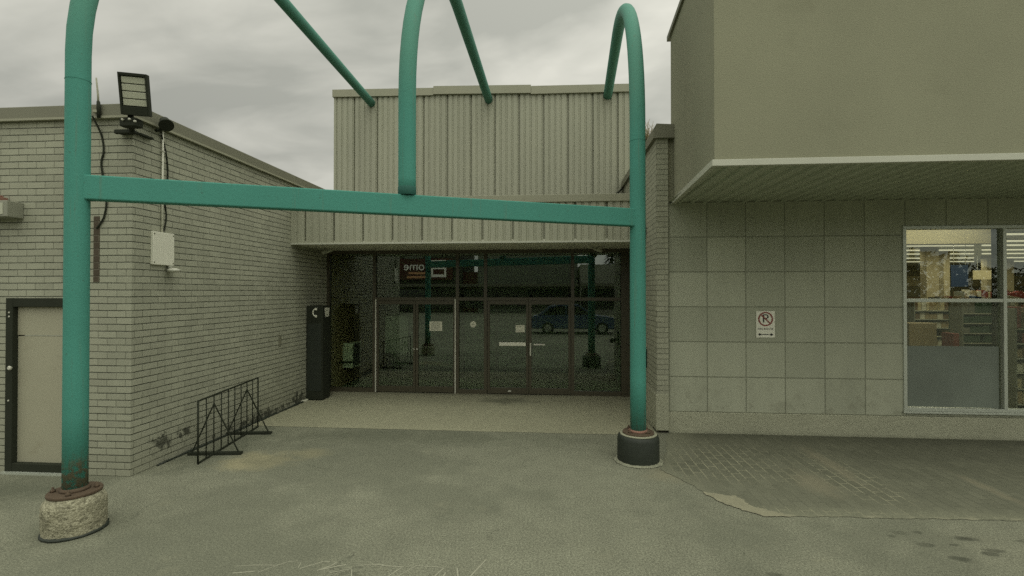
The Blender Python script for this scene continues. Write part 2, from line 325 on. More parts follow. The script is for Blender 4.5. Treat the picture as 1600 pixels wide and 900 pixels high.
A = dict(
    asphalt=asphalt_mat(), apron=apron_mat(), paver=paver_mat(), tile=tile_mat(), teal=teal_mat(), teal_dark=teal_mat('teal_patch', .42), siding=siding_mat(),
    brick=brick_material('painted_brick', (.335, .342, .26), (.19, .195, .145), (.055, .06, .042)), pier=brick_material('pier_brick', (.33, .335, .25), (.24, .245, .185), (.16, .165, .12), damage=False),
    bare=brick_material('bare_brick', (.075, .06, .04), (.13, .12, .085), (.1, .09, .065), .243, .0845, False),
    stucco=plain('stucco', (.25, .252, .172), .95, .3, .9, .5, 75, .9, dirt=((.19, .19, .125), .3)),
    trim=plain('roof_trim', (.175, .175, .125), .6, .2, 2, .1, 60, .1), trim_pale=plain('pale_trim', (.29, .29, .21), .55, .2, 2.2, .1, 70, .1, dirt=((.14, .13, .09), .4)),
    white=plain('white_paint', (.66, .66, .55), .5, .1, 4, .06, 90, .05), whitetrim=plain('white_metal_trim', (.46, .47, .385), .45, .14, 3, .06, 90, .04),
    soffit=plain('soffit_metal', (.42, .45, .35), .6, .2, 2, .1, 90, .05), roofing=plain('roof_membrane', (.1, .1, .075), .95, .3, 1, .2, 60, .3),
    alu=plain('aluminium', (.46, .49, .42), .38, .1, 5, .05, 90, .02, metal=.35), bronze=plain('dark_bronze_frame', (.066, .06, .038), .42, .3, 4, .1, 90, .03),
    bright=plain('bright_edge', (.5, .5, .42), .35, .1, 5, .05, 90, .02), black=plain('black_metal', (.026, .03, .02), .75, .3, 6, .2, 90, .1, spec=.15),
    rusty=plain('rusted_steel', (.085, .06, .038), .85, .5, 14, .3, 80, .5, dirt=((.14, .075, .04), .7)), pink=plain('red_primer', (.24, .13, .095), .8, .4, 20, .2, 90, .3),
    footing=pebble_mat(), curb=footing_mat('wall_footing', (.345, .35, .255), (.19, .195, .14)),
    tar=plain('black_coating', (.022, .028, .02), .6, .5, 9, .3, 60, .4), steel_door=plain('cream_door_panel', (.345, .335, .245), .55, .16, 1.6, .06, 120, .05, dirt=((.24, .22, .15), .35)),
    plastic=plain('grey_plastic', (.47, .47, .37), .5, .08, 5, .05, 90, .03), fixture=plain('grey_fixture', (.24, .245, .19), .5, .15, 6, .1, 90, .05),
    led=plain('led_lens', (.42, .43, .33), .3, .18, 40, .1, 200, .05), paper=plain('paper', (.58, .58, .46), .8, .06, 6, .04, 90, 0), ink=plain('dark_ink', (.02, .022, .018), .7, .05, 5, .02, 90, 0),
    red=plain('sign_red', (.20, .05, .038), .6, .1, 8, .05, 90, 0), dark=plain('dark_interior', (.28, .32, .235), .9, .2, 2, .1, 60, 0), brown=plain('brown_panel', (.30, .22, .13), .8, .25, 2, .1, 60, 0),
    vfloor=plain('vestibule_floor', (.26, .28, .20), .7, .3, 3, .2, 60, 0), board=plain('grey_board', (.12, .13, .105), .8, .15, 3, .05, 60, 0),
    glass=glass_mat('tinted_glass', (.82, .89, .80), 2.2, .008), clear=glass_mat('shop_glass', (.93, .95, .91), 1.9, .01),
    sand=plain('spilled_mortar', (.25, .24, .165), .95, .4, 7, .4, 60, .8, dirt=((.17, .17, .12), .6)), chalk=plain('chalk', (.30, .30, .225), .95, .5, 9, .4, 60, .0),
    film=plain('frosted_film', (.155, .18, .148), .6, .7, 1.6, .08, 60, 0), hole=plain('black_hole', (.008, .01, .007), .9, .1, 3, .1, 60, 0),
    straw=plain('dry_grass', (.36, .31, .18), .9, .3, 9, .2, 60, 0),
)

# ------------------------------------------------------------------ mesh helpers
class MB:
    def __init__(s): s.b = bmesh.new()
    def box(s, x0, x1, y0, y1, z0, z1, bev=0, mat=None):
        r = bmesh.ops.create_cube(s.b, size=1); vs_ = r['verts']
        M = Matrix.Translation(((x0 + x1) / 2, (y0 + y1) / 2, (z0 + z1) / 2)) @ Matrix.Diagonal((abs(x1 - x0), abs(y1 - y0), abs(z1 - z0), 1))
        if mat is not None: M = mat @ M
        bmesh.ops.transform(s.b, matrix=M, verts=vs_)
        if bev:
            ed = {e_ for v in vs_ for e_ in v.link_edges}
            bmesh.ops.bevel(s.b, geom=list(ed), offset=bev, segments=2, affect='EDGES', profile=.5)
        return s
    def poly(s, pts, z):
        s.b.faces.new([s.b.verts.new((x, y, z)) for x, y in pts]); return s
    def face(s, pts): s.b.faces.new([s.b.verts.new(p) for p in pts]); return s
    def prism(s, pts, d):
        """closed 3D outline pts pushed by vector d"""
        d = Vector(d); a = [s.b.verts.new(p) for p in pts]; c = [s.b.verts.new(Vector(p) + d) for p in pts]
        s.b.faces.new(a); s.b.faces.new(c[::-1])
        for i in range(len(a)):
            j = (i + 1) % len(a); s.b.faces.new((a[j], a[i], c[i], c[j]))
        return s
    def tube(s, pts, r, seg=20, cap=True):
        pts = [Vector(p) for p in pts]; rings = []
        up = None
        for i, p in enumerate(pts):
            t = (pts[min(i + 1, len(pts) - 1)] - pts[max(i - 1, 0)]).normalized()
            if up is None:
                up = Vector((0, 0, 1)) if abs(t.z) < .9 else Vector((1, 0, 0))
            u = (up - t * up.dot(t)).normalized(); v = t.cross(u); up = u
            rr = r[i] if isinstance(r, (list, tuple)) else r
            rings.append([s.b.verts.new(p + u * rr * math.cos(2 * math.pi * k / seg) + v * rr * math.sin(2 * math.pi * k / seg)) for k in range(seg)])
        for a, c in zip(rings, rings[1:]):
            for k in range(seg): s.b.faces.new((a[k], a[(k + 1) % seg], c[(k + 1) % seg], c[k])).smooth = True
        if cap: s.b.faces.new(rings[0][::-1]); s.b.faces.new(rings[-1])
        return s
    def lathe(s, prof, cx, cy, seg=40, wob=0., cz=0, M=None):
        rings = []
        for r_, z in prof:
            ring = []
            for k in range(seg):
                a = 2 * math.pi * k / seg; rr = r_ * (1 + random.uniform(-wob, wob))
                p = Vector((rr * math.cos(a), rr * math.sin(a), z + cz + random.uniform(-wob, wob) * .1))
                p = (M @ p) if M is not None else p + Vector((cx, cy, 0))
                ring.append(s.b.verts.new(p))
            rings.append(ring)
        for a, c in zip(rings, rings[1:]):
            for k in range(seg): s.b.faces.new((a[k], a[(k + 1) % seg], c[(k + 1) % seg], c[k])).smooth = True
        s.b.faces.new(rings[0][::-1]); s.b.faces.new(rings[-1]); return s
    def bar(s, a, c, w, h, up=(0, 0, 1)):
        """rectangular bar from a to c"""
        a, c = Vector(a), Vector(c); t = (c - a).normalized(); u = Vector(up); v = t.cross(u).normalized(); u = v.cross(t)
        q = [a + v * w / 2 * i + u * h / 2 * j for i, j in ((-1, -1), (1, -1), (1, 1), (-1, 1))]
        return s.prism(q, c - a)
    def build(s, name, mat, parent=None, smooth_angle=None):
        bmesh.ops.recalc_face_normals(s.b, faces=s.b.faces)
        off = Vector((0, 0, 0)); p = parent
        while p is not None: off += p.location; p = p.parent
        if off.length: bmesh.ops.translate(s.b, vec=-off, verts=s.b.verts)
        me = bpy.data.meshes.new(name); s.b.to_mesh(me); s.b.free()
        o = bpy.data.objects.new(name, me); COL.objects.link(o); me.materials.append(mat)
        if parent is not None: o.parent = parent
        return o

def text_into(mb, body, size, M, extrude=.001):
    cu = bpy.data.curves.new('txt', 'FONT'); cu.body = body; cu.size = size; cu.align_x = 'CENTER'; cu.align_y = 'CENTER'; cu.extrude = extrude; cu.resolution_u = 4
    o = bpy.data.objects.new('txt', cu); COL.objects.link(o)
    bpy.context.view_layer.update()
    me = bpy.data.meshes.new_from_object(o.evaluated_get(bpy.context.evaluated_depsgraph_get()))
    me.transform(M); mb.b.from_mesh(me)
    bpy.data.objects.remove(o); bpy.data.curves.remove(cu); bpy.data.meshes.remove(me)
FACE = Matrix.Rotation(R(90), 4, 'X')                 # text plane turned to face -Y
def facing(x, y, z): return Matrix.Translation((x, y, z)) @ FACE

def thing(name, label, cat, loc, group=None):
    o = bpy.data.objects.new(name, None); COL.objects.link(o); o.location = loc; o.empty_display_size = .2
    return tag(o, label, cat, group)
def tag(o, label, cat, group=None, kind=None):
    if label: o['label'] = label
    if cat: o['category'] = cat
    if group: o['group'] = group
    if kind: o['kind'] = kind
    return o
def struct(o, label=None, cat=None):
    o['kind'] = 'structure'
    return tag(o, label, cat)

# ------------------------------------------------------------------ the ground
m = MB(); m.poly([(-300, -300), (300, -300), (300, 300), (-300, 300)], 0)
struct(m.build('ground', A['asphalt']), 'worn grey asphalt lot with oil drips and pale dusty patches', 'ground')
m = MB()
edge = [(-5.16, 8.07)] + [(-5.16 + i * .34, 8.07 - .03 * i / 20 + random.uniform(-.012, .012)) for i in range(1, 20)] + [(1.63, 8.03)]
m.poly(edge + [(1.63, 11.0), (-5.16, 11.0)], .004)
struct(m.build('pavement', A['apron']), 'tan concrete apron in front of the glass doors', 'pavement')
m = MB()
pe0 = [(1.83, 8.24), (1.72, 7.9), (1.6, 7.3), (1.45, 6.9), (1.34, 6.5), (1.55, 6.1), (1.72, 5.72), (1.9, 5.42), (2.12, 5.25), (2.5, 5.27), (3.2, 5.30), (4.0, 5.33), (4.6, 5.35), (7, 5.45), (20, 5.9), (20, 8.24)]
pe = []
for a, c in zip(pe0, pe0[1:] + pe0[:1]):
    a, c = Vector(a), Vector(c); n_ = max(1, int((c - a).length / .06)) if a.y < 8.2 and a.x < 8 else 1
    for k in range(n_): pe.append(tuple(a.lerp(c, k / n_) + (Vector((random.uniform(-.022, .022), random.uniform(-.015, .015))) if k else Vector((0, 0)))))
m.poly(pe, .005)
struct(m.build('paving', A['paver']), 'dark brick paving laid along the tiled shop wall', 'paving')

def blob(cx, cy, pts, z, name, label):
    mb = MB(); out = []
    n = len(pts)
    for i in range(n):
        a, c = Vector(pts[i]), Vector(pts[(i + 1) % n])
        for k in range(6): out.append(a.lerp(c, k / 6) + Vector((random.uniform(-.02, .02), random.uniform(-.015, .015))))
    mb.poly([(p.x, p.y) for p in out], z)
    o = mb.build(name, A['sand']); return tag(o, label, None, None, 'stuff')
blob(0, 0, [(1.66, 5.82), (1.76, 5.56), (1.94, 5.36), (2.1, 5.235), (2.36, 5.25), (2.27, 5.33), (2.17, 5.4), (2.06, 5.47), (2.05, 5.6), (1.99, 5.72), (1.86, 5.74)], .009, 'sand', 'pale crumbled mortar and sand at the near corner of the brick paving')

# chalk scribble
m = MB()
strokes = [[(-2.62, 3.93), (-2.45, 3.96), (-2.28, 3.97)], [(-2.58, 3.83), (-2.4, 3.87)], [(-2.36, 3.86), (-2.19, 4.03), (-2.1, 4.05)], [(-2.04, 3.95), (-2.06, 4.03)], [(-2.02, 3.94), (-1.86, 4.06), (-1.8, 4.06)], [(-1.73, 4.06), (-1.76, 4.0), (-1.85, 3.92)],
           [(-1.84, 3.93), (-1.63, 4.03)], [(-1.72, 3.9), (-1.55, 3.97), (-1.5, 3.86)], [(-1.5, 4.02), (-1.4, 4.05), (-1.28, 4.05)], [(-1.3, 4.04), (-1.1, 4.03), (-1.2, 3.86)], [(-1.12, 3.86), (-.98, 4.06)], [(-.98, 4.06), (-.72, 4.05), (-.8, 3.86)], [(-.7, 3.9), (-.69, 3.98)], [(-.5, 3.84), (-.36, 4.2)], [(-.6, 4.05), (-.56, 3.9)]]
strokes = [[(x * .9 - .25, y - .0) for x, y in st] for st in strokes]
for i_, st in enumerate(strokes):
    w = .0065
    for a, c in zip(st, st[1:]):
        a, c = Vector(a), Vector(c); d = (c - a).normalized(); nrm = Vector((-d.y, d.x)) * w * random.uniform(.5, 1.1)
        m.face([(*(a + nrm), 0.001 + i_ * .0001), (*(a - nrm), 0.001 + i_ * .0001), (*(c - nrm), 0.001 + i_ * .0001), (*(c + nrm), 0.001 + i_ * .0001)])
tag(m.build('chalk_scribble', A['chalk']), 'faint pale chalk scribble scratched across the near asphalt', 'chalk marks')

# ------------------------------------------------------------------ left brick building
XA, YA = -5.16, 5.72
bb = thing('brick_building', 'low grey painted brick building with a cream boarded side door', 'building', (-5.16, 5.72, 0))
m = MB()
m.box(-24, -6.84, YA, YA + .2, 0, 4.42); m.box(-6.84, -5.86, YA, YA + .2, 2.18, 4.42); m.box(-5.86, XA, YA, YA + .2, 0, 4.42)
m.box(XA - .2, XA, YA + .2, 25, 0, 4.42)
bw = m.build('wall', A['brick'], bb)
MB().box(-24, XA - .2, YA + .2, 25, 4.3, 4.4).build('roof', A['roofing'], bb)
m = MB(); m.box(-24, XA + .05, YA - .05, YA + .22, 4.40, 4.56, .008); m.box(XA - .22, XA + .052, YA + .222, 25, 4.402, 4.562, .008)
m.build('roof_trim', A['trim'], bb)
m = MB(); m.box(-24, XA + .062, YA - .062, YA - .012, 4.385, 4.412); m.box(XA + .012, XA + .064, YA - .012, 25, 4.386, 4.413)
m.build('drip_edge', A['trim_pale'], bb)
dr = MB().box(-6.745, -5.97, YA + .06, YA + .1, .12, 1.70).box(-6.745, -5.97, YA + .055, YA + .1, 1.715, 2.07).build('door', A['steel_door'], bb)
m = MB(); m.box(-6.84, -6.745, YA - .01, YA + .14, 0, 2.18, .006); m.box(-5.97, -5.86, YA - .01, YA + .14, 0, 2.18, .006); m.box(-6.745, -5.97, YA - .008, YA + .14, 2.07, 2.18, .006); m.box(-6.745, -5.97, YA - .008, YA + .14, .02, .12, .006)
m.build('door_frame', A['black'], dr)
MB().box(-6.86, -5.84, YA - .06, YA + .0, 0, .02).build('sill', A['alu'], dr)
m = MB(); m.lathe([(.012, 0), (.012, .012), (.024, .016), (.028, .03), (.016, .042)], 0, 0, 16, M=Matrix.Translation((-6.75, YA - .008, 1.31)) @ Matrix.Rotation(R(90), 4, 'X')); m.build('door_knob', A['bright'], dr)
for z in (1.95, 2.0, .9):
    m = MB(); m.lathe([(.012, 0), (.009, .006)], 0, 0, 10, M=Matrix.Translation((-6.79, YA - .01, z)) @ Matrix.Rotation(R(90), 4, 'X')); m.build('screw', A['bright'], dr)
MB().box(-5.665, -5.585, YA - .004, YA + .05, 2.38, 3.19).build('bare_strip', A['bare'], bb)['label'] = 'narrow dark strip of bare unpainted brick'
MB().box(XA - .05, XA + .012, 9.0, 9.09, 1.24, 1.43, .004).build('vent', A['trim'], bb)
tag(MB().tube([(XA + .035, 6.1 + i * .16, .012 + random.uniform(-.004, .004)) for i in range(25)], [.02 + random.uniform(-.008, .006) for i in range(25)], 8).build('tar_seam', A['tar'], bb), 'ragged black tar seam along the foot of the side wall', None)

# wall lamp at the left edge
wl = thing('wall_light', 'boxy grey wall light on the brick above the cream door', 'wall light', (-6.82, YA, 3.15))
MB().box(-7.1, -6.61, YA - .2, YA, 3.17, 3.37, .012).build('housing', A['fixture'], wl)
MB().box(-7.05, -6.66, YA - .206, YA - .198, 3.2, 3.34, .002).build('lens', A['led'], wl)
m = MB(); m.box(-6.95, -6.8, YA - .13, YA - .02, 3.37, 3.43, .01); m.box(-6.9, -6.84, YA - .1, YA - .04, 3.43, 3.455, .008); m.build('junction_cap', A['pink'], wl)

# floodlight on the corner
fl = thing('floodlight', 'large square black floodlight with four rows of lenses on the roof corner', 'floodlight', (-4.98, 5.5, 4.1))
FM = Matrix.Translation((-4.88, 5.46, 4.325)) @ Matrix.Rotation(R(20), 4, 'Z') @ Matrix.Rotation(R(12), 4, 'X') @ Matrix.Diagonal((.68, 1, .93, 1))
m = MB(); m.box(-.215, -.185, -.03, .05, 0, .5, .005, FM); m.box(.185, .215, -.03, .05, 0, .5, .005, FM); m.box(-.185, .185, -.03, .05, .465, .5, .004, FM); m.box(-.185, .185, -.03, .05, 0, .1, .004, FM); m.box(-.2, .2, .0, .06, .02, .48, .004, FM)
for k in range(9): m.box(-.19 + k * .045, -.18 + k * .045, .06, .11, .05, .45, 0, FM)
m.build('housing', A['black'], fl)
for k in range(4): MB().box(-.175, .175, -.012, .002, .112 + k * .089, .19 + k * .089, .004, FM).build('lens_row', A['led'], fl)
m = MB(); m.tube([(-4.97, 5.48, 4.34), (-4.99, 5.5, 4.24), (-5.06, 5.6, 4.2)], .03, 10); m.box(-5.08, -4.88, 5.44, 5.56, 4.2, 4.3, .01); m.box(-5.28, -5.02, 5.58, 5.63, 4.165, 4.195, .006)
m.build('bracket', A['black'], fl)
m = MB(); m.box(-5.3, -5.12, 5.6, 5.72, 4.185, 4.22, .008); m.box(-5.15, -5.1, 5.66, 5.98, 4.2, 4.23, .008); m.build('mounting_arm', A['black'], fl)
for p in ((-5.02, 5.435, 4.27), (-4.93, 5.43, 4.27), (-4.88, 5.45, 4.25)):
    m = MB(); m.lathe([(.014, 0), (.014, .02), (.008, .024)], 0, 0, 8, M=Matrix.Translation(p) @ Matrix.Rotation(R(90), 4, 'X')); m.build('bolt', A['bright'], fl)

sp = thing('spotlight', 'small black round spotlight behind the large floodlight on the roof edge', 'spotlight', (-5.02, 6.0, 4.36))
m = MB(); SM = Matrix.Translation((-4.98, 6.02, 4.43)) @ Matrix.Rotation(R(150), 4, 'X') @ Matrix.Rotation(R(35), 4, 'Y'); m.lathe([(.03, -.08), (.055, -.055), (.065, 0), (.085, .045), (.085, .065), (.075, .063)], 0, 0, 24, M=SM); m.build('head', A['black'], sp)
m = MB(); m.tube([(-5.0, 6.0, 4.42), (-5.06, 6.03, 4.34), (-5.12, 6.03, 4.34)], .02, 10); m.build('stem', A['black'], sp)

an = thing('antenna', 'thin whip antenna with a black base at the brick roof edge', 'antenna', (-5.540, 5.66, 4.42))
MB().tube([(-5.540, 5.64, 4.56), (-5.545, 5.64, 4.66), (-5.570, 5.64, 4.87)], [.012, .011, .008], 10).build('rod', A['trim_pale'], an)
MB().tube([(-5.535, 5.64, 4.38), (-5.535, 5.64, 4.50), (-5.540, 5.64, 4.58)], [.018, .024, .018], 12).build('base', A['black'], an)
MB().box(-5.600, -5.53, 5.62, 5.67, 4.44, 4.475, .005).build('clamp', A['trim_pale'], an)

def smooth_path(p, n=8):
    p = [Vector(q) for q in p]; out = []
    for i in range(len(p) - 1):
        a, b_, c, d = p[max(i - 1, 0)], p[i], p[i + 1], p[min(i + 2, len(p) - 1)]
        for k in range(n):
            t = k / n
            out.append(.5 * ((2 * b_) + (c - a) * t + (2 * a - 5 * b_ + 4 * c - d) * t * t + (3 * b_ - a - 3 * c + d) * t ** 3))
    return out + [p[-1]]
y = YA - .014
tag(MB().tube(smooth_path([(-5.6, 5.62, 4.4), (-5.565, y, 4.2), (-5.53, y, 4.0), (-5.56, y, 3.82), (-5.5, y, 3.5), (-5.49, y, 3.33), (-5.52, y, 3.18), (-5.58, y, 3.08), (-5.62, y, 3.04)]), .011, 8).build('cable', A['black']), 'loose black cable hanging from the antenna down the brick front', 'cable')
tag(MB().tube(smooth_path([(-5.13, 6.12, 4.35), (XA + .012, 6.24, 4.1), (XA + .012, 6.27, 3.8), (XA + .012, 6.22, 3.5), (XA + .012, 6.25, 3.25), (XA + .012, 6.2, 3.03)]), .009, 8).build('cable', A['black']), 'thin dark cable sagging beside the white conduit on the side wall', 'cable')
cj = thing('junction_box', 'white electrical box fed by a thin white conduit on the brick side wall', 'electrical box', (XA, 6.17, 2.6))
MB().box(XA, XA + .04, 6.0, 6.36, 2.61, 3.04, .006).build('box', A['white'], cj)
m = MB(); m.tube([(XA + .02, 6.17, 3.03), (XA + .02, 6.17, 4.38)], .0125, 10); m.build('conduit', A['white'], cj)
for z in (3.5, 4.1): MB().box(XA + .0, XA + .036, 6.145, 6.195, z, z + .02, .003).build('conduit_clip', A['bright'], cj)
for yy, zz in ((6.02, 2.64), (6.34, 2.64), (6.02, 3.01), (6.34, 3.01)): MB().box(XA + .04, XA + .044, yy - .008, yy + .008, zz - .008, zz + .008).build('screw', A['trim'], cj)
m = MB(); m.tube([(XA + .05, 6.28, 2.61), (XA + .05, 6.28, 2.55)], .03, 12); m.build('sensor_stem', A['fixture'], cj)
m = MB(); m.lathe([(.05, 0), (.075, .015), (.075, .04), (.03, .055)], XA + .09, 6.29, 20, cz=2.52); m.build('sensor_head', A['bright'], cj)

# phone pillar
pk = thing('phone_pillar', 'tall black pillar with a white phone receiver symbol by the brick wall', 'pay phone', (-4.97, 10.25, 0))
MB().box(-5.155, -4.8, 10.05, 10.42, .02, 1.975, .012).build('cabinet', A['black'], pk)
MB().box(-5.14, -4.82, 10.07, 10.40, 0, .03).build('plinth', A['tar'], pk)
m = MB(); cx, cz, yy = -4.985, 1.83, 10.046
arc = [(cx + .035 - .06 * math.sin(t), yy, cz + .075 * math.cos(t)) for t in [math.pi * k / 12 for k in range(13)]]
m.tube(arc, [.013 + .0 * i for i in range(13)], 8); m.box(cx + .02, cx + .065, yy - .012, yy + .004, cz + .05, cz + .098, .004); m.box(cx + .02, cx + .065, yy - .012, yy + .004, cz - .098, cz - .05, .004)
m.build('receiver_symbol', A['white'], pk)
m = MB(); xs = -4.8
m.box(xs - .003, xs + .004, 10.14, 10.36, 1.87, 1.93); m.box(xs - .003, xs + .004, 10.16, 10.34, 1.74, 1.78); m.box(xs - .003, xs + .004, 10.18, 10.32, 1.79, 1.86)
m.box(xs - .003, xs + .0045, 10.16, 10.2, 1.745, 1.9); m.box(xs - .003, xs + .0045, 10.3, 10.34, 1.745, 1.9)
m.build('telephone_symbol', A['white'], pk)
m = MB(); m.box(-5.13, -4.83, 10.044, 10.052, .2, 1.6, .002); m.build('panel', A['tar'], pk)
o = MB().box(-5.21, -5.11, 9.86, 9.95, .006, .035, .008).box(-5.12, -5.07, 9.9, 9.98, .006, .05, .008).build('litter', A['paper']); tag(o, 'scrap of white litter on the ground beside the phone pillar', 'litter')

# ------------------------------------------------------------------ entrance building
YF, YG, YU = 9.44, 11.05, 12.0
XL, XR = -5.16, 1.63
eb = thing('mall_entrance', 'ribbed tan metal clad entrance block above dark glass doors', 'building', (-1.8, 11.0, 0))
def ribbed(x0, x1, yf, z0, z1, phase):
    """panel profile: wide flats, narrow valleys, deep dark seam once per panel"""
    P = .585; pts = []
    prof = [(0, .07), (.024, .07), (.026, 0)]
    for k in range(4):
        s0 = .026 + k * .14
        prof += [(s0 + .002, 0), (s0 + .082, 0)]
        if k < 3: prof += [(s0 + .092, .02), (s0 + .128, .02), (s0 + .138, 0)]
    prof += [(.534, 0), (.544, .02), (.564, .02), (.566, .07)]
    n = -2
    while x0 - phase + n * 0 is None: break
    x = x0 - phase
    mb = MB(); line = []
    while x < x1:
        for u, d in prof:
            if x0 <= x + u <= x1: line.append((x + u, yf + d))
        x += P
    line = [(x0, yf + .0)] + [q for q in line if x0 + .001 < q[0] < x1 - .001] + [(x1, yf)]
    lo = [mb.b.verts.new((a, c, z0)) for a, c in line]; hi = [mb.b.verts.new((a, c, z1)) for a, c in line]
    for i in range(len(line) - 1): mb.b.faces.new((lo[i], lo[i + 1], hi[i + 1], hi[i]))
    return mb
m = ribbed(-5.46, 2.08, YU, 3.9, 7.14, .06); m.box(-5.46, 2.08, YU + .06, 22, 3.9, 7.0)
m.box(-5.46, -5.40, YU + .002, YU + .06, 3.9, 7.14); m.box(2.03, 2.08, YU + .002, YU + .06, 3.9, 7.1)
m.build('upper_siding', A['siding'], eb)
m = ribbed(XL, XR, YF, 3.22, 3.96, .3); m.build('fascia_siding', A['siding'], eb)
def slab(mb, xa, xb, ya, yb, za0, za1, zb0, zb1):
    q = [(xa, ya, za0), (xb, ya, zb0), (xb, ya, zb1), (xa, ya, za1)]
    return mb.prism(q, (0, yb - ya, 0))
for k, (xa, xb, a0, a1, b0, b1, yo) in enumerate(((-5.48, -2.93, 7.10, 7.28, 7.06, 7.24, 0), (-2.93, -.55, 7.08, 7.275, 7.03, 7.225, -.014), (-.55, 2.11, 7.01, 7.20, 6.99, 7.17, -.004))):
    slab(MB(), xa, xb - .004, YU - .05 + yo, YU + .3, a0, a1, b0, b1).build('cornice_trim', A['trim_pale'], eb)
m = MB(); m.box(XL + .0, XR - .0, YF - .03, YF + .1, 3.95, 4.09, .006); m.build('fascia_trim', A['trim_pale'], eb)
MB().box(XL, XR, YF - .02, YF + .05, 3.19, 3.222).build('lip_trim', A['whitetrim'], eb)
MB().box(XL, XR, YF + .1, YU - .0, 3.98, 4.02).build('lower_roof', A['roofing'], eb)
MB().box(XL, XR, YF + .05, YG + .12, 3.20, 3.26).build('soffit', A['white'], eb)
for x in (-4.3, -2.75, -1.2, .35):
    m = MB(); m.lathe([(.07, 3.196), (.07, 3.21)], x, 10.6, 20); m.build('downlight', A['bright'], eb)
m = MB(); m.tube([(1.35, 11.9, 4.05), (1.35, 11.9, 4.45), (1.6, 11.9, 4.7)], .025, 8); m.build('vent_pipe', A['black'], eb)
# storefront frame
H = 3.2
fr = MB()
def mull(x, w=.055, z0=0., z1=H): fr.box(x - w / 2, x + w / 2, YG - .05, YG + .07, z0, z1)
fr.box(XL, XL + .06, YG - .05, YG + .07, 0, H)
for x in (-4.05, -2.15, -1.52, .40): mull(x, .07)
fr.box(1.44, 1.63, YG - .09, YG + .07, 0, H)
fr.box(XL, 1.44, YG - .047, YG + .067, 3.12, H - .001)
for a, c in ((-4.015, -2.185), (-2.115, -1.555), (-1.485, .365), (.435, 1.44)): fr.box(a, c, YG - .047, YG + .067, 2.07, 2.14)
for a, c in ((XL + .06, -4.085), (-2.115, -1.555), (.435, 1.44)): fr.box(a, c, YG - .047, YG + .067, 0, .1)
fr.build('storefront_frame', A['bronze'], eb)
for a, c in ((XL + .06, -4.085), ): MB().box(a, c, YG, YG + .012, .1, 3.12).build('pane', A['glass'], eb)
for a, c in ((-2.115, -1.555), (.435, 1.44)):
    MB().box(a, c, YG, YG + .012, .1, 2.07).build('pane', A['glass'], eb)
for a, c in ((-4.015, -2.185), (-2.115, -1.555), (-1.485, .365), (.435, 1.44)): MB().box(a, c, YG, YG + .012, 2.14, 3.12).build('pane', A['glass'], eb)
m = MB(); m.box(-4.02, -3.995, YG - .075, YG - .05, .01, 2.1); m.build('edge_strip', A['bright'], eb)
m = MB(); m.box(-2.205, -2.18, YG - .075, YG - .05, .01, 2.1); m.build('edge_strip', A['bright'], eb)
def door(x0, x1, hand, kind):
    st = .055; d = MB()
    d.box(x0, x0 + st, YG - .03, YG + .03, .015, 2.065, .003); d.box(x1 - st, x1, YG - .03, YG + .03, .015, 2.065, .003)
    d.box(x0 + st, x1 - st, YG - .028, YG + .028, 1.985, 2.065, .003); d.box(x0 + st, x1 - st, YG - .028, YG + .028, .015, .15, .003)
    o = d.build('door', A['bronze'], eb)
    MB().box(x0 + st, x1 - st, YG - .003, YG + .009, .15, 1.985).build('pane', A['glass'], o)
    hx = x1 - .03 if hand > 0 else x0 + .03
    if kind == 'bar':
        MB().box(x0 + .27, x1 - .06, YG - .085, YG - .055, 1.075, 1.155, .006).build('push_bar', A['white'], o)
        MB().box(x0 + .46, x0 + .53, YG - .04, YG - .028, .06, .09, .004).build('kick_plate', A['bright'], o)
    elif kind == 'pull':
        MB().box(x0 + .02, x0 + .05, YG - .085, YG - .06, .86, 1.14, .006).build('pull_handle', A['bright'], o)
        MB().box(x0 + .1, x0 + .35, YG - .06, YG - .04, 1.09, 1.125, .004).build('push_bar', A['bright'], o)
    else:
        m_ = MB(); m_.lathe([(.02, 0), (.02, .012), (.012, .02)], 0, 0, 12, M=Matrix.Translation((hx, YG - .03, .98)) @ Matrix.Rotation(R(90), 4, 'X')); m_.build('lock', A['bright'], o)
    return o
door(-4.01, -3.104, 1, 'lock'); door(-3.096, -2.19, -1, 'lock'); door(-1.48, -.564, 1, 'bar'); door(-.556, .36, -1, 'pull')
# vestibule behind the glass
VZ = 3.19
MB().box(XL, XR, YG + .07, 15.0, -.02, .003).build('vestibule_floor', A['vfloor'], eb)
MB().box(XL, XR, YG + .12, 15.0, VZ, VZ + .05).build('vestibule_ceiling', A['dark'], eb)
m = MB(); m.box(XL, XL + .05, YG + .07, 15, 0, VZ); m.build('side_panel', A['brown'], eb)
m = MB(); m.box(XR - .05, XR, YG + .07, 15, 0, VZ); m.build('side_panel', A['dark'], eb)
MB().box(XL + .05, XR - .05, 14.95, 15.0, 0, VZ).build('back_wall', A['dark'], eb)
m = MB()
for x in (-4.4, -3.4, -2.4, -1.5, -.6, .4): m.box(x - .04, x + .04, 13.0, 13.08, 0, VZ)
m.box(XL + .05, XR - .05, 13.0, 13.08, 2.1, 2.2); m.box(XL + .05, XR - .05, 13.0, 13.08, 0, .12); m.build('inner_frame', A['bronze'], eb)
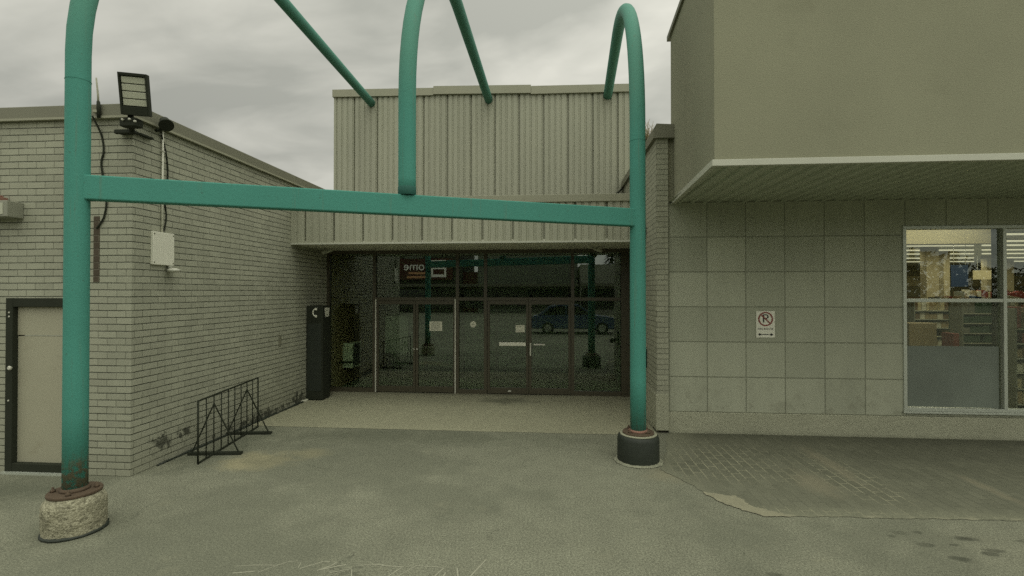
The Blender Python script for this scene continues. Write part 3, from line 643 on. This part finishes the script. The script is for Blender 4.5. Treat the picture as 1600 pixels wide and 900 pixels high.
# the things standing inside
wc = thing('wall_cabinet', 'white cabinet behind a dark rail in the left of the vestibule', 'cabinet', (-5.0, 12.0, .42))
MB().box(-5.11, -4.86, 11.75, 12.3, .42, 1.02, .01).build('case', A['white'], wc)
MB().box(-4.86, -4.852, 11.8, 12.25, .46, .98, .004).build('front', A['board'], wc)
tag(MB().tube([(-5.0, 11.3, .62), (-4.8, 11.35, .62), (-4.5, 11.5, .62), (-4.5, 13.0, .62)], .025, 10).build('rail', A['black']), 'dark rail crossing in front of the white vestibule cabinet', 'rail')
o = MB().box(-3.84, -3.31, 11.13, 11.15, .87, 1.71, .004).build('poster_board', A['board']); tag(o, 'plain grey board leaning inside the leftmost glass door', 'board')
def notice(x0, x1, z0, z1, label, lines, yy=YG - .008):
    t = thing('paper_notice', label, 'notice', ((x0 + x1) / 2, yy, z0))
    MB().box(x0, x1, yy - .002, yy, z0, z1).build('sheet', A['paper'], t)
    for k in range(lines):
        zz = z1 - .03 - (z1 - z0 - .06) * k / max(1, lines - 1)
        MB().box(x0 + .03, x1 - .03 - random.uniform(0, .05), yy - .004, yy - .002, zz - .004, zz + .004).build('printed_line', A['fixture'], t)
notice(-2.79, -2.5, 1.39, 1.6, 'wide white printed notice taped to the second glass door', 7)
notice(-.85, -.65, 1.37, 1.53, 'small blank white notice on the glass door above the white bar', 2)
st_ = thing('round_sticker', 'round white sticker on the narrow glass between the door pairs', 'sticker', (-1.8, YG, 1.54))
m = MB(); m.lathe([(.068, 0), (.068, .003)], 0, 0, 28, M=Matrix.Translation((-1.8, YG - .002, 1.54)) @ Matrix.Rotation(R(90), 4, 'X')); m.build('disc', A['paper'], st_)
m = MB(); m.box(-1.83, -1.77, YG - .0075, YG - .005, 1.535, 1.55); m.build('mark', A['fixture'], st_)
for x, lab, s_ in ((-4.87, 'small white security camera under the left of the entrance soffit', 1), (.86, 'small white security camera under the right of the entrance soffit', -1)):
    c_ = thing('security_camera', lab, 'camera', (x, 10.4, 3.1))
    MB().tube([(x, 10.5, 3.2), (x, 10.5, 3.15)], .035, 12).build('mount', A['whitetrim'], c_)
    MB().tube([(x + .06 * s_, 10.52, 3.17), (x, 10.48, 3.14), (x - .1 * s_, 10.36, 3.1)], [.02, .03, .032], 12).build('body', A['whitetrim'], c_)

# brick pier between entrance and shop
pr = thing('brick_pier', 'tall narrow grey brick pier right of the entrance with a brown coping', 'wall', (1.7, 8.2, 0))
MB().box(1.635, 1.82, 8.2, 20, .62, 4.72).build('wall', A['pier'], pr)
m = MB(); m.box(1.622, 1.825, 8.189, 8.5, .04, .62, .012); m.box(1.62, 1.825, 8.5, 14, .02, .619); m.build('parged_base', A['curb'], pr)
m = MB(); m.prism([(1.58, 8.14, 4.72), (1.935, 8.14, 4.72), (1.935, 8.14, 4.93), (1.63, 8.14, 4.95), (1.58, 8.14, 4.86)], (0, 9, 0)); m.build('coping', A['trim'], pr)
o = MB().tube([(1.5, 9.12, 1.03), (1.42, 9.12, 1.0)], [.06, .05], 16).tube([(1.63, 9.12, 1.07), (1.5, 9.12, 1.03)], .035, 12).box(1.61, 1.636, 9.02, 9.22, .93, 1.25, .01).build('hose_connection', A['black']); tag(o, 'dark pipe fitting low on the brick wall right of the doors', 'pipe fitting')
bl = thing('alarm_bell', 'dark round alarm bell high on the brick wall behind the right post', 'alarm bell', (1.6, 9.4, 3.2))
m = MB(); m.lathe([(.16, 0), (.16, .03), (.12, .07), (.03, .09)], 0, 0, 24, M=Matrix.Translation((1.6, 9.2, 3.35)) @ Matrix.Rotation(R(-90), 4, 'Y')); m.build('gong', A['trim'], bl)
MB().box(1.56, 1.635, 9.15, 9.3, 3.5, 3.68, .01).build('box', A['trim'], bl)
m = MB()
for k in range(90):
    a = random.uniform(0, 6.28); r_ = random.uniform(0, .14); x, y_ = 1.69 + r_ * math.cos(a) - .05, 9.1 + r_ * math.sin(a) * 3; h_ = random.uniform(.12, .42); tx = random.uniform(-.2, .12)
    m.tube([(x, y_, 4.92), (x + tx * .3, y_, 4.92 + h_ * .6), (x + tx, y_, 4.92 + h_)], [.006, .004, .002], 4)
tag(m.build('weed_tuft', A['straw']), 'dry straw coloured weed growing on top of the brick pier', 'weed')

# ------------------------------------------------------------------ right shop
YW = 8.25
sb = thing('shop_building', 'tan shop with overhanging stucco box, square tiled wall and wide window', 'building', (1.84, 8.25, 0))
m = MB(); WX0, WX1, WZ0, WZ1 = 5.385, 9.9, .42, 3.28
m.box(1.826, WX0, YW, YW + .22, .34, 3.72); m.box(WX0, WX1, YW, YW + .22, .34, WZ0); m.box(WX0, WX1, YW, YW + .22, WZ1, 3.72); m.box(WX1, 40, YW, YW + .22, .34, 3.72)
m.build('tiled_wall', A['tile'], sb)
m = MB(); m.box(1.827, 40, YW - .022, YW + .2, -.05, .338, .008); m.build('footing', A['curb'], sb)
m = MB(); m.prism([(1.80, 5.8, 3.742), (1.925, YW + .2, 3.742), (40, YW + .2, 3.742), (40, 5.8, 3.742)], (0, 0, 2.758)); m.box(1.83, 1.98, YW + .02, YW + .2, 3.7, 4.8); m.build('stucco_box', A['stucco'], sb)
m = MB(); m.prism([(1.77, 5.77, 6.48), (1.895, 8.6, 6.48), (40, 8.6, 6.48), (40, 5.77, 6.48)], (0, 0, .08)); m.build('parapet_trim', A['trim'], sb)
m = MB(); m.box(1.765, 40, 5.765, 5.83, 3.668, 3.7395, .004); m.prism([(1.766, 5.83, 3.669), (1.88, YW - .005, 3.669), (1.945, YW - .005, 3.669), (1.83, 5.83, 3.669)], (0, 0, .07)); m.build('edge_trim', A['whitetrim'], sb)
# ribbed soffit
m = MB(); x = 1.84; line = []
while x < 22:
    line += [(x, 3.715), (x + .13, 3.715), (x + .145, 3.685), (x + .185, 3.685)]; x += .2
lo = [m.b.verts.new((a, 5.83, z)) for a, z in line]; hi = [m.b.verts.new((a, YW - .001, z)) for a, z in line]
for i in range(len(line) - 1): m.b.faces.new((lo[i], lo[i + 1], hi[i + 1], hi[i]))
m.build('soffit', A['soffit'], sb)
# window
w = MB(); f_ = .05
w.box(WX0, WX0 + f_, YW - .02, YW + .1, WZ0, WZ1, .004); w.box(WX1 - f_, WX1, YW - .02, YW + .1, WZ0, WZ1, .004)
w.box(WX0 + f_, WX1 - f_, YW - .018, YW + .1, WZ1 - f_, WZ1, .004); w.box(WX0 + f_, WX1 - f_, YW - .018, YW + .1, WZ0, WZ0 + f_, .004)
cols = [WX0 + f_]
for x in (6.85, 8.35):
    w.box(x - .025, x + .025, YW - .017, YW + .1, WZ0 + f_, WZ1 - f_, .004); cols += [x - .025, x + .025]
cols.append(WX1 - f_)
for a, c in zip(cols[::2], cols[1::2]): w.box(a, c, YW - .016, YW + .1, 2.10, 2.155, .004)
win = w.build('window', A['alu'], sb)
for a, c in zip(cols[::2], cols[1::2]):
    MB().box(a, c, YW + .04, YW + .052, WZ0 + f_, 2.10).build('pane', A['clear'], win); MB().box(a, c, YW + .04, YW + .052, 2.155, WZ1 - f_).build('pane', A['clear'], win)
MB().box(cols[0] + .001, cols[1] - .035, YW + .034, YW + .0385, WZ0 + f_ + .01, 1.42).build('frosted_film', A['film'], win)
MB().box(cols[1] - .03, cols[1] + .02, YW + .1, YW + .16, WZ0, WZ1).build('blind_post', A['bronze'], win)
MB().box(WX0 - .02, WX1 + .02, YW - .05, YW - .02, .39, .42, .003).build('sill', A['alu'], win)
# shop interior
INT = plain('shop_wall_paint', (.36, .34, .22), .9, .1, 2, .05, 60, 0); FLR = plain('shop_floor', (.34, .33, .25), .4, .1, 2, .05, 60, 0); CEI = plain('ceiling_tile', (.42, .42, .33), .9, .08, 2, .05, 60, 0)
MB().box(1.9, 40, YW + .22, 42, -.03, .002).build('shop_floor', FLR, sb)
MB().box(1.9, 40, YW + .22, 42, 4.3, 4.4).build('shop_ceiling', CEI, sb)
m = MB(); m.box(1.9, 40, 42, 42.1, 0, 4.3); m.box(39.9, 40, YW + .22, 42, 0, 4.3); m.box(1.9, 2.0, YW + .22, 42, 0, 4.3); m.build('shop_inner_wall', INT, sb)
BULK = plain('cream_bulkhead', (.62, .56, .34), .9, .06, 2, .05, 60, 0)
COLM = plain('tan_column', (.33, .29, .18), .9, .1, 2, .05, 60, 0)
MB().box(8.0, 12.85, 15.9, 16.4, 3.70, 4.3).build('bulkhead', BULK, sb)
for k, (x, y_, hw) in enumerate(((16.95, 24.2, .26), (19.0, 26.2, .14), (24.0, 30.0, .14), (12.2, 13.6, .2), (27.5, 33, .28))):
    MB().box(x - hw, x + hw, y_ - .2, y_ + .2, 0, 4.3).build('column', COLM, sb)
m = MB(); m.box(20, 39.8, 41.9, 41.99, 2.75, 3.55); m.build('wall_band', BULK, sb)
m = MB(); m.box(20, 39.8, 41.88, 41.99, 0, 1.9); m.build('wall_dado', A['brown'], sb)
# ceiling lights that are on
LMP = emit('lamp_tube', (1, .95, .70), .55)
def lamp(i, x, y_, L, last):
    t = thing('ceiling_light', 'long lit strip light on the shop ceiling', 'ceiling light', (x, y_, 4.2), 'lit strip lights on the shop ceiling')
    MB().box(x - L / 2, x + L / 2, y_ - .06, y_ + .06, 4.24, 4.3).build('tray', A['white'], t); ld = bpy.data.lights.new('lamp_glow', 'AREA'); ld.shape = 'RECTANGLE'; ld.size = L; ld.size_y = .1; ld.energy = 15 * L; ld.color = (1, .95, .72); lo_ = bpy.data.objects.new('lamp_glow', ld); COL.objects.link(lo_); lo_.parent = t; lo_.location = (0, 0, -.04)
    MB().tube([(x - L / 2 + .02, y_, 4.215), (x + L / 2 - .02, y_, 4.215)], .035, 8).build('tube_lamp', LMP, t)
for y_ in (10.5, 13.5, 18.2, 20.6, 22.4, 24.8, 27.2, 30.5, 34):
    x0 = y_ * .62; x1 = y_ * .95
    for k in range(2): lamp(k, x0 + (x1 - x0) * (.27 + .46 * k), y_, (x1 - x0) * .42, 0)

ww = thing('added_bulkhead_lamp', 'unseen strip lamp added to brighten the cream bulkhead inside the shop', 'ceiling light', (10.6, 14.9, 4.2))  # unseen lamp added to brighten the bulkhead that the ceiling lights miss
MB().box(8.6, 12.6, 14.86, 14.94, 4.24, 4.3).build('tray', A['white'], ww)
ld = bpy.data.lights.new('lamp_glow', 'AREA'); ld.shape = 'RECTANGLE'; ld.size = 4; ld.size_y = .1; ld.energy = 17; ld.color = (1, .93, .72)
lo_ = bpy.data.objects.new('lamp_glow', ld); COL.objects.link(lo_); lo_.parent = ww; lo_.location = (0, 0, 0); lo_.rotation_euler = (R(80), 0, 0)
# goods
GOOD = {n: plain('goods_' + n, c, .6, .25, 18, .1, 60, 0) for n, c in dict(tan=(.34, .27, .15), cream=(.5, .44, .27), brown=(.16, .11, .06), green=(.06, .10, .06), white=(.6, .58, .45), red=(.22, .06, .045), blue=(.03, .055, .11), grey=(.22, .22, .17)).items()}
def gondola(x0, x1, y0, y1, levels, label, h, palette, n, glabel, group, mat='grey'):
    t = thing('shelf_unit', label, 'shelf unit', ((x0 + x1) / 2, (y0 + y1) / 2, 0))
    MB().box(x0, x1, y1 - .03, y1, 0, h).build('back_panel', GOOD[mat], t)
    for xx in (x0, x1 - .03): MB().box(xx, xx + .03, y0, y1 - .03, 0, h).build('upright', A['fixture'], t)
    for z in levels: MB().box(x0 + .03, x1 - .03, y0, y1 - .03, z - .025, z).build('shelf', A['plastic'], t)
    for z in levels:
        x = x0 + .05
        gap = min([q for q in levels if q > z] + [h + .12]) - z - .05
        while x < x1 - .14:
            w_ = random.uniform(.06, .16) if n else .3
            if x + w_ > x1 - .04: break
            col = random.choice(palette); hh = gap * random.uniform(.68, .97)
            if random.random() < .9:
                o = MB().box(x, x + w_ * .93, y0 + .03, y0 + .03 + min(.25, (y1 - y0) * .8), z + .001, z + hh, .008).build('product_box', GOOD[col])
                tag(o, glabel % col, 'product', group % col)
            x += w_
gondola(9.46, 10.5, 12.5, 12.9, (.85, 1.08, 1.31, 1.54, 1.77), 'shelf rack of dark green bottles behind the shop window', 2.03, ['green', 'green', 'green', 'grey'], 1, '%s bottle crate on the dark green rack in the shop window', '%s goods on the green rack', 'green')
gondola(9.62, 10.9, 14.3, 14.75, (.85, 1.08, 1.31, 1.54, 1.77), 'tan shelf unit left of the green rack inside the shop', 2.0, ['tan', 'cream', 'brown', 'white'], 1, '%s packet on the tan shelf unit left of the green rack', '%s goods on the tan shelf unit', 'tan')
gondola(8.78, 9.6, 10.35, 10.8, (.12, .42, .72, 1.0, 1.28, 1.56), 'shelf unit with white bins behind the narrow right pane', 1.95, ['tan', 'brown', 'white', 'cream', 'red'], 1, '%s packet on the shelf behind the narrow right pane', '%s goods behind the right pane', 'brown')
gondola(12.2, 14.6, 17.0, 17.5, (.3, .8, 1.3, 1.8), 'long low shelf unit deeper inside the shop', 2.1, ['tan', 'red', 'cream', 'blue', 'white'], 1, '%s packet on the long shelf unit deep inside the shop', '%s goods on the long shelf unit', 'tan')
gondola(15.2, 18.2, 20.0, 20.5, (.4, .9, 1.4, 1.9), 'far shelf unit under the blue banner in the shop', 2.3, ['tan', 'red', 'red', 'cream', 'white'], 1, '%s packet on the far shelf under the blue banner', '%s goods on the far shelf unit', 'brown')
for x0, x1, y0, z0, z1, c, lab in ((8.63, 9.3, 13.0, .02, 1.5, 'tan', 'tall tan carton stack behind the frosted window film'), (9.55, 10.3, 15.2, .02, 1.83, 'cream', 'tall cream display case left of the tan shelf unit'), (8.9, 9.06, 12.0, .02, 1.33, 'red', 'narrow red display stand beside the green rack')):
    t = thing('display_stand', lab, 'display', ((x0 + x1) / 2, y0, 0))
    MB().box(x0, x1, y0, y0 + .4, z0, z1 * .62, .01).build('base', GOOD[c], t); MB().box(x0 + .02, x1 - .02, y0 + .02, y0 + .38, z1 * .63, z1, .01).build('top', GOOD[c], t)
bn = thing('hanging_banner', 'dark blue banner hanging from the shop ceiling', 'banner', (16.55, 22, 2.5))
MB().box(16.25, 16.9, 22, 22.03, 2.49, 3.38).build('cloth', GOOD['blue'], bn)
for x in (16.35, 16.8): MB().tube([(x, 22.01, 3.38), (x, 22.01, 4.3)], .01, 6).build('wire', A['bright'], bn)
sg = thing('aisle_sign', 'pale aisle sign right of the blue banner in the shop', 'sign', (20.8, 26, 2.9))
MB().box(20.2, 21.5, 26, 26.04, 2.88, 3.32).build('board', GOOD['cream'], sg)
for x in (20.4, 21.3): MB().tube([(x, 26.02, 3.32), (x, 26.02, 4.3)], .012, 6).build('wire', A['bright'], sg)

# no parking sign
ns = thing('no_parking_sign', 'white no parking fire route sign on the tiled wall', 'sign', (3.33, YW, 1.54))
MB().box(3.19, 3.475, YW - .012, YW - .001, 1.535, 1.955, .002).build('plate', A['white'], ns)
cx, cz, yy = 3.332, 1.83, YW - .0125
m = MB(); n_ = 40
for k in range(n_):
    a0, a1 = 2 * math.pi * k / n_, 2 * math.pi * (k + 1) / n_
    m.prism([(cx + .092 * math.cos(a0), yy, cz + .092 * math.sin(a0)), (cx + .092 * math.cos(a1), yy, cz + .092 * math.sin(a1)), (cx + .113 * math.cos(a1), yy, cz + .113 * math.sin(a1)), (cx + .113 * math.cos(a0), yy, cz + .113 * math.sin(a0))], (0, -.003, 0))
m.build('prohibition_ring', A['red'], ns)
m = MB(); m.bar((cx - .07, yy - .0035, cz + .07), (cx + .07, yy - .0035, cz - .07), .003, .019, (1, 0, 1)); m.build('prohibition_slash', A['red'], ns)
m = MB(); text_into(m, 'P', .19, facing(cx - .002, yy - .001, cz + .002) @ Matrix.Diagonal((1.1, 1, 1, 1)), .001); m.build('letter', A['ink'], ns)
m = MB(); text_into(m, 'FIRE ROUTE', .045, facing(cx, yy - .001, 1.672), .001); m.build('lettering', A['ink'], ns)
m = MB(); z = 1.585
for s_ in (-1, 1):
    m.prism([(cx + s_ * .115, yy, z), (cx + s_ * .085, yy, z + .026), (cx + s_ * .085, yy, z - .026)][::s_], (0, -.003, 0)); m.prism([(cx + s_ * .0845, yy, z + .011), (cx + s_ * .062, yy, z + .011), (cx + s_ * .062, yy, z - .011), (cx + s_ * .0845, yy, z - .011)], (0, -.003, 0))
m.box(cx - .05, cx + .05, yy - .002, yy, z - .006, z + .006); m.build('arrows', A['ink'], ns)

# ------------------------------------------------------------------ the teal pipe frame
LP, RP = Vector((-4.53, 4.40, 0)), Vector((1.12, 6.85, 0)); MP = LP.lerp(RP, .503)
tf = thing('pipe_frame', 'teal arched pipe frame with a level crossbeam standing on two footings', 'frame', (-1.7, 5.63, 0))
def arch(base, z0, zb, Rb, end, r):
    d = Vector((end[0] - base.x, end[1] - base.y, 0)); L = d.length; d.normalize()
    pts = [(base.x, base.y, z0 + (zb - z0) * k / 6) for k in range(7)]
    for k in range(1, 19):
        a = R(92.5) * k / 18
        p = base + d * Rb * (1 - math.cos(a)); pts.append((p.x, p.y, zb + Rb * math.sin(a)))
    a = Vector(pts[-1]); pts += [tuple(a.lerp(Vector(end), k / 5)) for k in range(1, 6)]
    return pts
for base, z0, end, r in ((LP, .40, (-4.50, YU + .03, 6.93), .098), (MP, 3.365, (-1.58, YU + .03, 6.92), .1), (RP, .405, (1.27, YU + .03, 6.93), .104)):
    mb = MB(); mb.tube(arch(base, z0, 4.53, 2.62, end, r), r, 28); mb.build('post', A['teal'], tf)
for base, z, r in ((LP, 4.27, .098), (RP, 4.29, .104)):
    m = MB(); m.lathe([(r - .01, z - .008), (r + .004, z), (r - .01, z + .008)], base.x, base.y, 28); m.build('weld_seam', A['teal'], tf)
m = MB(); m.bar((LP.x, LP.y, 3.252), (RP.x, RP.y, 3.252), .13, .235)
be = [e_ for e_ in m.b.edges if e_.calc_length() > 3]; bmesh.ops.bevel(m.b, geom=be, offset=.014, segments=3, affect='EDGES', profile=.5)
m.build('crossbeam', A['teal'], tf)
m = MB(); m.lathe([(.1, 3.365), (.104, 3.37), (.104, 3.46), (.1, 3.465)], MP.x, MP.y, 28); m.build('collar', A['teal_dark'], tf)['label'] = 'darker teal repaint band at the foot of the middle post'
def bolts(plate, base, z, r, rot):
    for k in range(4):
        a = rot + k * math.pi / 2
        m_ = MB(); m_.lathe([(.022, z), (.022, z + .022), (.011, z + .023), (.011, z + .045)], base.x + r * math.cos(a), base.y + r * math.sin(a), 6); m_.build('bolt', A['rusty'], plate)
from mathutils import noise as mnoise
f1 = MB(); pr_ = []
for k in range(25): pr_.append((.24 if k < 20 else .24 - .03 * ((k - 19) / 5) ** 2, .335 * k / 24))
f1.lathe(pr_ + [(.2, .354)], LP.x, LP.y, 110)
for v_ in f1.b.verts:
    n_ = mnoise.noise(v_.co * 26) * .005 + mnoise.noise(v_.co * 60 + Vector((5, 1, 2))) * .004 + mnoise.noise(v_.co * 7) * .008
    d_ = Vector((v_.co.x - LP.x, v_.co.y - LP.y, 0)).normalized(); v_.co += d_ * n_
o = f1.build('footing', A['footing'], tf); o['label'] = 'rough bare concrete footing with exposed pebbles'
m = MB(); m.lathe([(.256, .002), (.256, .018), (.23, .03)], LP.x, LP.y, 40, .02); m.build('tar_ring', A['tar'], tf)
m = MB(); m.lathe([(.205, .352), (.21, .358), (.21, .376), (.205, .382)], LP.x, LP.y, 40); p_ = m.build('base_plate', A['rusty'], tf); bolts(p_, LP, .382, .165, .5)
m = MB(); m.lathe([(.118, .382), (.112, .4), (.1, .415)], LP.x, LP.y, 28, .02); m.build('weld_bead', A['rusty'], tf)
f2 = MB()
rings = []; seg = 96
prof = [(.272, .0), (.276, .03), (.274, .3), (.262, .345), (.245, .355)]
for i, (r_, z) in enumerate(prof):
    rings.append([f2.b.verts.new((RP.x + r_ * (1 - (.006 if (k % 4 < 1 and i in (1, 2)) else 0)) * math.cos(2 * math.pi * k / seg), RP.y + r_ * (1 - (.006 if (k % 4 < 1 and i in (1, 2)) else 0)) * math.sin(2 * math.pi * k / seg), z)) for k in range(seg)])
for a, c in zip(rings, rings[1:]):
    for k in range(seg): f2.b.faces.new((a[k], a[(k + 1) % seg], c[(k + 1) % seg], c[k])).smooth = True
f2.b.faces.new(rings[-1])
o = f2.build('footing', A['tar'], tf); o['label'] = 'footing coated in black with faint upright ribs'
m = MB(); m.lathe([(.24, .352), (.246, .362), (.236, .372), (.22, .37)], RP.x, RP.y, 48); m.build('footing_rim', A['trim_pale'], tf)
m = MB(); m.lathe([(.205, .365), (.207, .372), (.207, .388), (.2, .394)], RP.x, RP.y, 40); p_ = m.build('base_plate', A['rusty'], tf); bolts(p_, RP, .394, .165, .7)
m = MB(); m.lathe([(.135, .394), (.125, .412), (.104, .42)], RP.x, RP.y, 28, .02); m.build('weld_bead', A['pink'], tf)
m = MB(); m.lathe([(.33, .006), (.30, .012), (.27, .02)], RP.x, RP.y, 48, .03); m.build('mortar_skirt', A['curb'], tf)

# ------------------------------------------------------------------ the black rack
rk = thing('barrier_rack', 'black steel rack of ten upright bars on two splayed feet by the brick wall', 'rack', (-4.78, 7.08, 0))
a, c = Vector((-4.64, 6.19, 0)), Vector((-4.92, 7.97, 0))
def at(t, z): p = a.lerp(c, t); return (p.x, p.y, z)
for z, nm in ((.83, 'top_rail'), (.02, 'bottom_rail')):
    MB().bar(at(-.003, z), at(1.003, z), .016, .02).build(nm, A['black'], rk)
for k in range(10):
    b_ = .012 if k in (0, 9) else .008
    MB().tube([at(k / 9, .02), at(k / 9 + .003 * math.sin(k * 2.3), .42), at(k / 9, .83)], b_, 8).build('bar', A['black'], rk)
for t in (2 / 9, 7 / 9):
    ap = Vector(at(t, .71)); L_ = ap + Vector((-.30, -.03, 0)); R_ = ap + Vector((.33, .05, 0)); L_.z = R_.z = .03
    MB().bar(L_ + Vector((-.04, -.006, -.008)), R_ + Vector((.04, .006, -.008)), .07, .032).build('foot', A['black'], rk)
    for q in (L_, R_): MB().bar(ap, q, .014, .014, (0, 1, .1)).build('brace', A['black'], rk)

# ------------------------------------------------------------------ behind the camera: what the glass reflects
CB = plain('blue_car_paint', (.07, .11, .19), .25, .05, 3, .03, 90, 0, spec=.8); TY = plain('tyre', (.015, .016, .014), .9, .1, 3, .1, 60, 0); DG = plain('car_glass', (.015, .02, .018), .08, .05, 3, .03, 90, 0, spec=1.)
car = thing('parked_car', 'blue car parked across the lot behind the viewer, mirrored in the doors', 'car', (1.1, -5.9, 0))
prof = [(-2.35, .35), (-2.4, .7), (-2.3, .95), (-1.5, 1.02), (1.0, 1.02), (2.0, .9), (2.35, .72), (2.4, .4), (2.2, .28), (-2.2, .28)]
m = MB(); m.prism([(1.1 + x, -6.8, z) for x, z in prof], (0, 1.8, 0)); bmesh.ops.bevel(m.b, geom=list(m.b.edges), offset=.05, segments=2, affect='EDGES'); m.build('body', CB, car)
cab = [(-2.0, 1.0), (-1.35, 1.5), (-.8, 1.62), (.2, 1.6), (1.15, 1.0)]
m = MB(); m.prism([(1.1 + x, -6.68, z) for x, z in cab], (0, 1.56, 0)); m.build('cabin', CB, car)
for q in ([(-1.75, 1.05), (-1.3, 1.42), (-.75, 1.53), (-.5, 1.53), (-.5, 1.05)], [(-.42, 1.05), (-.42, 1.53), (.15, 1.51), (.92, 1.05)]):
    for yy in (-5.125, -6.695): MB().prism([(1.1 + x, yy, z) for x, z in q], (0, .02, 0)).build('side_window', DG, car)
for x in (-1.45, 1.45):
    for yy in (-6.82, -5.2):
        m = MB(); WMt = Matrix.Translation((1.1 + x, yy, .33)) @ Matrix.Rotation(R(-90), 4, 'X'); m.lathe([(.3, 0), (.33, .03), (.33, .19), (.3, .22)], 0, 0, 28, M=WMt); wh = m.build('wheel', TY, car)
        m = MB(); m.lathe([(.2, -.004), (.2, .224)], 0, 0, 20, M=WMt); m.build('rim', A['alu'], wh)
for yy in (-6.6, -5.4): MB().box(3.44, 3.5, yy - .18, yy + .18, .62, .74, .02).build('headlight', A['whitetrim'], car)

def shop(x0, x1, y0, h, wallm, label, sign, items):
    t = thing('strip_shop', label, 'building', ((x0 + x1) / 2, y0, 0))
    MB().box(x0, x1, y0 - 10, y0, 0, h).build('wall', wallm, t)
    MB().box(x0, x1, y0, y0 + .08, .5, 2.6).build('shop_window', DG, t)
    MB().box(x0 - .1, x1 + .1, y0, y0 + 1.6, 2.9, 3.2).build('awning', A['trim'], t)
    if sign:
        s_ = MB().box(x0 + sign[0], x0 + sign[1], y0 + .01, y0 + .25, 3.7, 6.1, .02).build('sign_board', sign[2], t)
        BK = Matrix.Rotation(R(180), 4, 'Z')
        for body, size, dx, z, mt in items:
            mb = MB(); text_into(mb, body, size, Matrix.Translation((x0 + dx, y0 + .26, z)) @ BK @ FACE, .03); mb.build('sign_lettering', mt, s_)
    return t
DW = plain('dark_brick_wall', (.06, .062, .045), .9, .2, 1, .1, 30, 0); PW = plain('pale_wall', (.35, .36, .29), .8, .2, 1, .1, 30, 0); RS = plain('dark_red_board', (.10, .03, .022), .6, .1, 2, .05, 30, 0)
WL = emit('glow_added_lettering', (.8, .78, .66), .45); OL = emit('orange_lettering', (.5, .26, .12), .4); MW = plain('grey_wall', (.2, .22, .17), .9, .2, 1, .1, 30, 0)  # emission added so sign letters, stripes and panel read brighter in the reflection
sh = shop(-26, -10.6, -34, 8.6, DW, 'dark strip mall shop with a red sign board reading Home', (7.6, 14.5, RS), [('Home', 1.35, 10.6, 5.2, WL)])
for z_, w_ in ((4.45, 2.3), (4.0, 2.6)): MB().box(-26 + 10.6 - w_ / 2, -26 + 10.6 + w_ / 2, -33.76, -33.72, z_ - .12, z_ + .12).build('sign_stripe', OL, sh)
MB().box(-13.9, -12.2, -33.9, -33.7, 4.0, 5.9).build('pale_panel', WL, sh); MB().box(-13.7, -12.4, -33.71, -33.68, 4.3, 4.9).build('sign_stripe', RS, sh)
MB().box(-17.0, -14.9, -33.9, -33.7, 6.1, 7.0).build('pale_panel', MW, sh)
shop(-10.5, -8.7, -35, 4.6, RS, 'low narrow red fronted kiosk between the two dark strip shops', None, [])
shop(-8.6, 2.6, -34, 7.9, MW, 'dark strip mall shop beside the red sign board', None, [])
shop(2.8, 7.4, -31, 5.2, PW, 'low pale shop at the right end of the reflected strip', None, [])
shop(-60, -26.4, -34, 8.2, DW, 'long dark strip mall wing far to the left behind the viewer', None, [])
shop(9.0, 20, -36, 8.2, DW, 'dark strip mall wing right of the low pale shop', None, [])

LEAF = plain('spruce_foliage', (.035, .05, .028), .9, .5, 2, .3, 20, 0); BARK = plain('bark', (.09, .07, .045), .95, .4, 6, .2, 40, .3)
def conifer(x, y_, h, label, group=None):
    t = thing('spruce_tree', label, 'tree', (x, y_, 0), group)
    MB().tube([(x, y_, 0), (x, y_, h * .5), (x, y_, h)], [.22, .14, .03], 8).build('trunk', BARK, t)
    mb = MB()
    for k in range(900):
        u = random.random() ** .8; r_ = (1 - u) * h * .2 * random.uniform(.3, 1.05) + .1; an_ = random.uniform(0, 6.283); z = h * (.1 + .9 * u)
        p = Vector((x + r_ * math.cos(an_), y_ + r_ * math.sin(an_), z - r_ * .25)); s_ = random.uniform(.2, .5)
        d = Vector((math.cos(an_), math.sin(an_), -.4)) * s_; q = Vector((-math.sin(an_), math.cos(an_), random.uniform(-.3, .3))) * s_ * .5
        mb.face([p - d * .5 - q, p - d * .5 + q, p + d])
    mb.build('crown', LEAF, t)
conifer(76, -66, 14.5, 'tall lone spruce rising over the tree line behind the viewer')
for i, (x, y_, h) in enumerate(((8, -48, 11), (13.5, -45, 9.5), (58, -70, 9.5), (66, -72, 9))):
    conifer(x, y_, h, ['bushy spruce behind the low pale shop', 'shorter spruce right of the low pale shop', 'spruce at the left of the far tree line', 'spruce just left of the tall lone one'][i])
m = MB()
for k in range(9000):
    x = random.uniform(20, 190); y_ = -78 + random.uniform(-5, 5); top = 6.6 + 1.6 * math.sin(x * .21) + 1.1 * math.sin(x * .57 + 1)
    z = random.random() ** .7 * top; s_ = random.uniform(.5, 1.1)
    p = Vector((x, y_, z)); m.face([p + Vector((random.uniform(-s_, s_), random.uniform(-s_, s_), random.uniform(-s_, s_))) for _ in range(3)])
tag(m.build('far_wood', LEAF), 'low dark wood along the far side of the lot', None, None, 'stuff')
